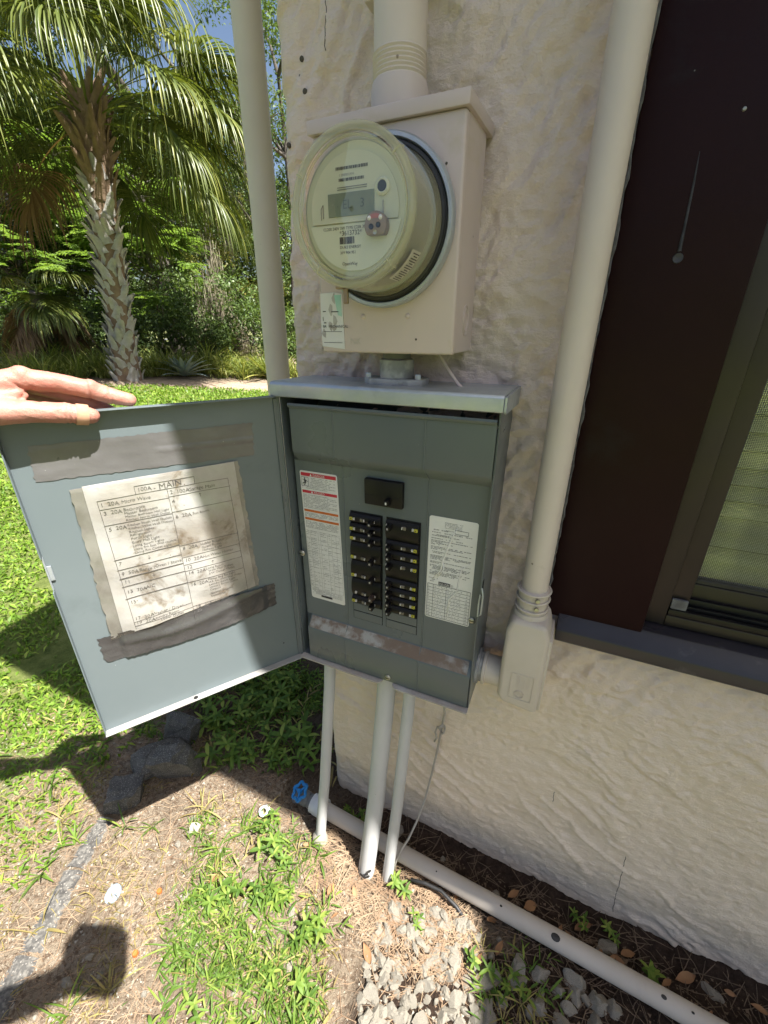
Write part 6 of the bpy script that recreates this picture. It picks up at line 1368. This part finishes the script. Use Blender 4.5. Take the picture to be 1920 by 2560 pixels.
# shrubs along the path
for i, (az_, r_, h_, w_, m_, lab) in enumerate(((46.5, 10.2, 1.5, .8, 'leaf_mid', 'dense green shrub right of the feathery tree'), (44.2, 9.6, 1.0, .6, 'leaf_oak', 'low dark shrub left of the moss draped bush'), (40.0, 9.8, 1.9, .7, 'leaf_mid', 'leafy shrub just left of the post'), (37.8, 9.2, 1.3, .6, 'leaf_mid', 'leafy shrub directly behind the post'), (35.2, 9.6, 1.6, .7, 'leaf_mid', 'leafy shrub glimpsed between post and wall'), (59.0, 10.2, 1.2, .8, 'leaf_oak', 'dark shrub below the left feathery tree'), (55.6, 10.4, 1.3, .8, 'leaf_oak', 'dark shrub behind the palm trunk'), (63.2, 10.6, 1.2, .8, 'leaf_oak', 'dark shrub at the left edge'), (51.5, 9.8, 1.1, .7, 'leaf_oak', 'dark shrub right behind the palm trunk foot'), (47.0, 13.0, 2.4, .9, 'leaf_oak', 'tall dark shrub in the middle distance'), (43.0, 12.5, 2.6, .9, 'leaf_oak', 'tall dark shrub behind the moss draped bush'))):
    tree(lab, polar(az_, r_), lobes(5, w_*.6, h_*.3, h_*.85, w_*.5, w_*.75, .8), 60, 40, (.075, .035), m_, .03, spread=.24, flat=.8, cat='shrub', name='shrub')
# bush veiled in grey-beige moss
mbp = polar(43.6, 10.6); t = thing('moss_bush', tuple(mbp), 'pointed dead bush veiled in beige hanging moss', 'bush'); g = G(); ps = []
for i in range(34):
    a = random.uniform(0, 6.28); rr = random.uniform(.05, .95); hgt = 2.0*math.exp(-(rr/.45)**1.3)+.55*random.uniform(.5, 1.2); e = mbp+Vector((rr*math.cos(a), rr*math.sin(a), hgt)); limb(g, mbp, e, .022, .005, 6, .2, 5)
    for _ in range(9):
        s_ = random.uniform(.35, 1.0); c = np.array(mbp.lerp(e, s_)); m_ = 8; L_ = random.uniform(.35, .9); P = c+RNG.normal(0, .07, (m_, 3))
        for q_ in range(4):
            P2 = P+np.stack([RNG.normal(0, .012, m_), RNG.normal(0, .012, m_), -L_/4*RNG.uniform(.6, 1.2, m_)], -1); ps.append(leafcloud(P, P2-P, RNG.normal(0, 1, (m_, 3)), L_/4*1.25, .014)); P = P2
obj('branches', g, 'bark_dark', t, smooth=60); V, F, v = join(ps); obj('moss_veil', npmesh('moss_veil', V, F, v), 'moss', t, kind='stuff')
# a small shaggy palm at the left with hanging dead fronds
sp_ = polar(61.0, 9.4); t = thing('small_palm', tuple(sp_), 'small dark leaning palm with a skirt of dead fronds at the left', 'palm')
obj('trunk', G().tube([sp_+Vector((.25*s_*s_, .0, s_*1.3-.1)) for s_ in (0, .25, .5, .75, 1)], [.13, .11, .10, .10, .11], 12), 'bark_dark', t, smooth=60); tp = sp_+Vector((.25, 0, 1.2))
for i in range(16):
    el = (40, 5, -30, -60)[i % 4]; obj('frond', frond(tuple(tp), i*2.4, R(el), .45, .55, 0, 1500+i, 1.0), 'leaf_palm_dead' if el < 0 else 'leaf_palm', t)
# strap-leaved tufts along the bed
def tuft_mesh(seed, L0, n, W_, bend, m_, el0=.7):
    r = np.random.default_rng(seed); parts = []
    for k in range(n):
        a = r.uniform(0, 6.28); el = r.uniform(el0, 1.5); L_ = L0*r.uniform(.6, 1.2); c = np.array([r.normal(0, .07), r.normal(0, .07), 0.]); pts = []; ang = el; nn_ = 7; be = bend*r.uniform(.6, 1.4); sd = np.array([-math.sin(a), math.cos(a), 0])
        for i in range(nn_+1):
            s_ = i/nn_; w_ = W_*.5*(1-s_**2.2*.96); f_ = np.array([math.cos(a)*math.cos(ang), math.sin(a)*math.cos(ang), math.sin(ang)]); pts += [c+sd*w_+np.array([0, 0, w_*.3]), c, c-sd*w_+np.array([0, 0, w_*.3])]; c = c+f_*L_/nn_; ang -= be/nn_*(.4+1.2*s_)
        parts.append((np.array(pts), np.array([(i*3+j, i*3+j+1, i*3+j+4, i*3+j+3) for i in range(nn_) for j in range(2)]), np.full(len(pts), r.random())))
    V, F, v = join(parts); me = npmesh('tuft', V, F, v, smooth=True); me.materials.append(M_(m_)); return me
TM = [tuft_mesh(i, .62, 75, .016, 1.9, 'tuft') for i in range(4)]
for i in range(64):
    az_ = 35+30*((i*.618034) % 1.0); r_ = random.uniform(8.35, 9.3)
    if az_ > 52.5: r_ -= .35
    o = bpy.data.objects.new('grass_tuft', random.choice(TM)); COL.objects.link(o); o.location = polar(az_, r_); o.rotation_euler = (0, 0, random.uniform(0, 6.28)); s_ = random.uniform(.6, 1.15); o.scale = (s_, s_, s_*random.uniform(.8, 1.15)); tag(o, 'arching strap leaved grass tuft in the bed behind the lawn', 'grass tuft', 'grass tufts in the bed')
def rosette(name, label, p, n, L0, W_, mat_, seed, up0, up1):
    t = thing(name, tuple(p), label, 'plant'); r = random.Random(seed)
    for k in range(n):
        a = k*2.39996; el = up0+(up1-up0)*k/n; L_ = L0*(.7+.45*(1-k/n))*r.uniform(.85, 1.1); g = G(); m_ = 8; c = Vector(p)+Vector((0, 0, .04)); ang = el
        sd = Vector((-math.sin(a), math.cos(a), 0))
        for i in range(m_+1):
            s_ = i/m_; w_ = W_*.5*(math.sin(math.pi*(.18+.82*s_)))**.8 if i < m_ else .001; f_ = Vector((math.cos(a)*math.cos(ang), math.sin(a)*math.cos(ang), math.sin(ang))); g.v += [tuple(c+sd*w_+Vector((0, 0, w_*.4))), tuple(c+Vector((0, 0, -.004))), tuple(c-sd*w_+Vector((0, 0, w_*.4)))]; c = c+f_*L_/m_; ang -= .5/m_
        g.f = [(i*3+j, i*3+j+1, i*3+j+4, i*3+j+3) for i in range(m_) for j in range(2)]; o = obj('leaf', g, mat_, t, smooth=180)
        at = o.data.attributes.new('v', 'FLOAT', 'POINT'); at.data.foreach_set('value', [r.random()]*len(o.data.vertices))
rosette('agave', 'spiky blue grey agave rosette on the bed right of the palm', polar(48.4, 8.25), 26, .52, .075, 'agave', 4, .25, 1.35)
rosette('yucca', 'pale spiky yucca beside the post at the end of the path', polar(38.9, 8.5), 24, .62, .055, 'tuft', 5, .15, 1.4)
t = thing('far_sign', tuple(polar(61.9, 18)), 'small dark square sign on a post far off at the left', 'sign'); q0 = polar(61.9, 18)
obj('post', G().tube([q0, q0+Vector((0, 0, .75))], .03, 8), 'sign_dark', t); obj('panel', G().box(q0.x-.16, q0.x+.16, q0.y-.02, q0.y+.02, q0.z+.35, q0.z+.85), 'sign_dark', t, bevel=.005)
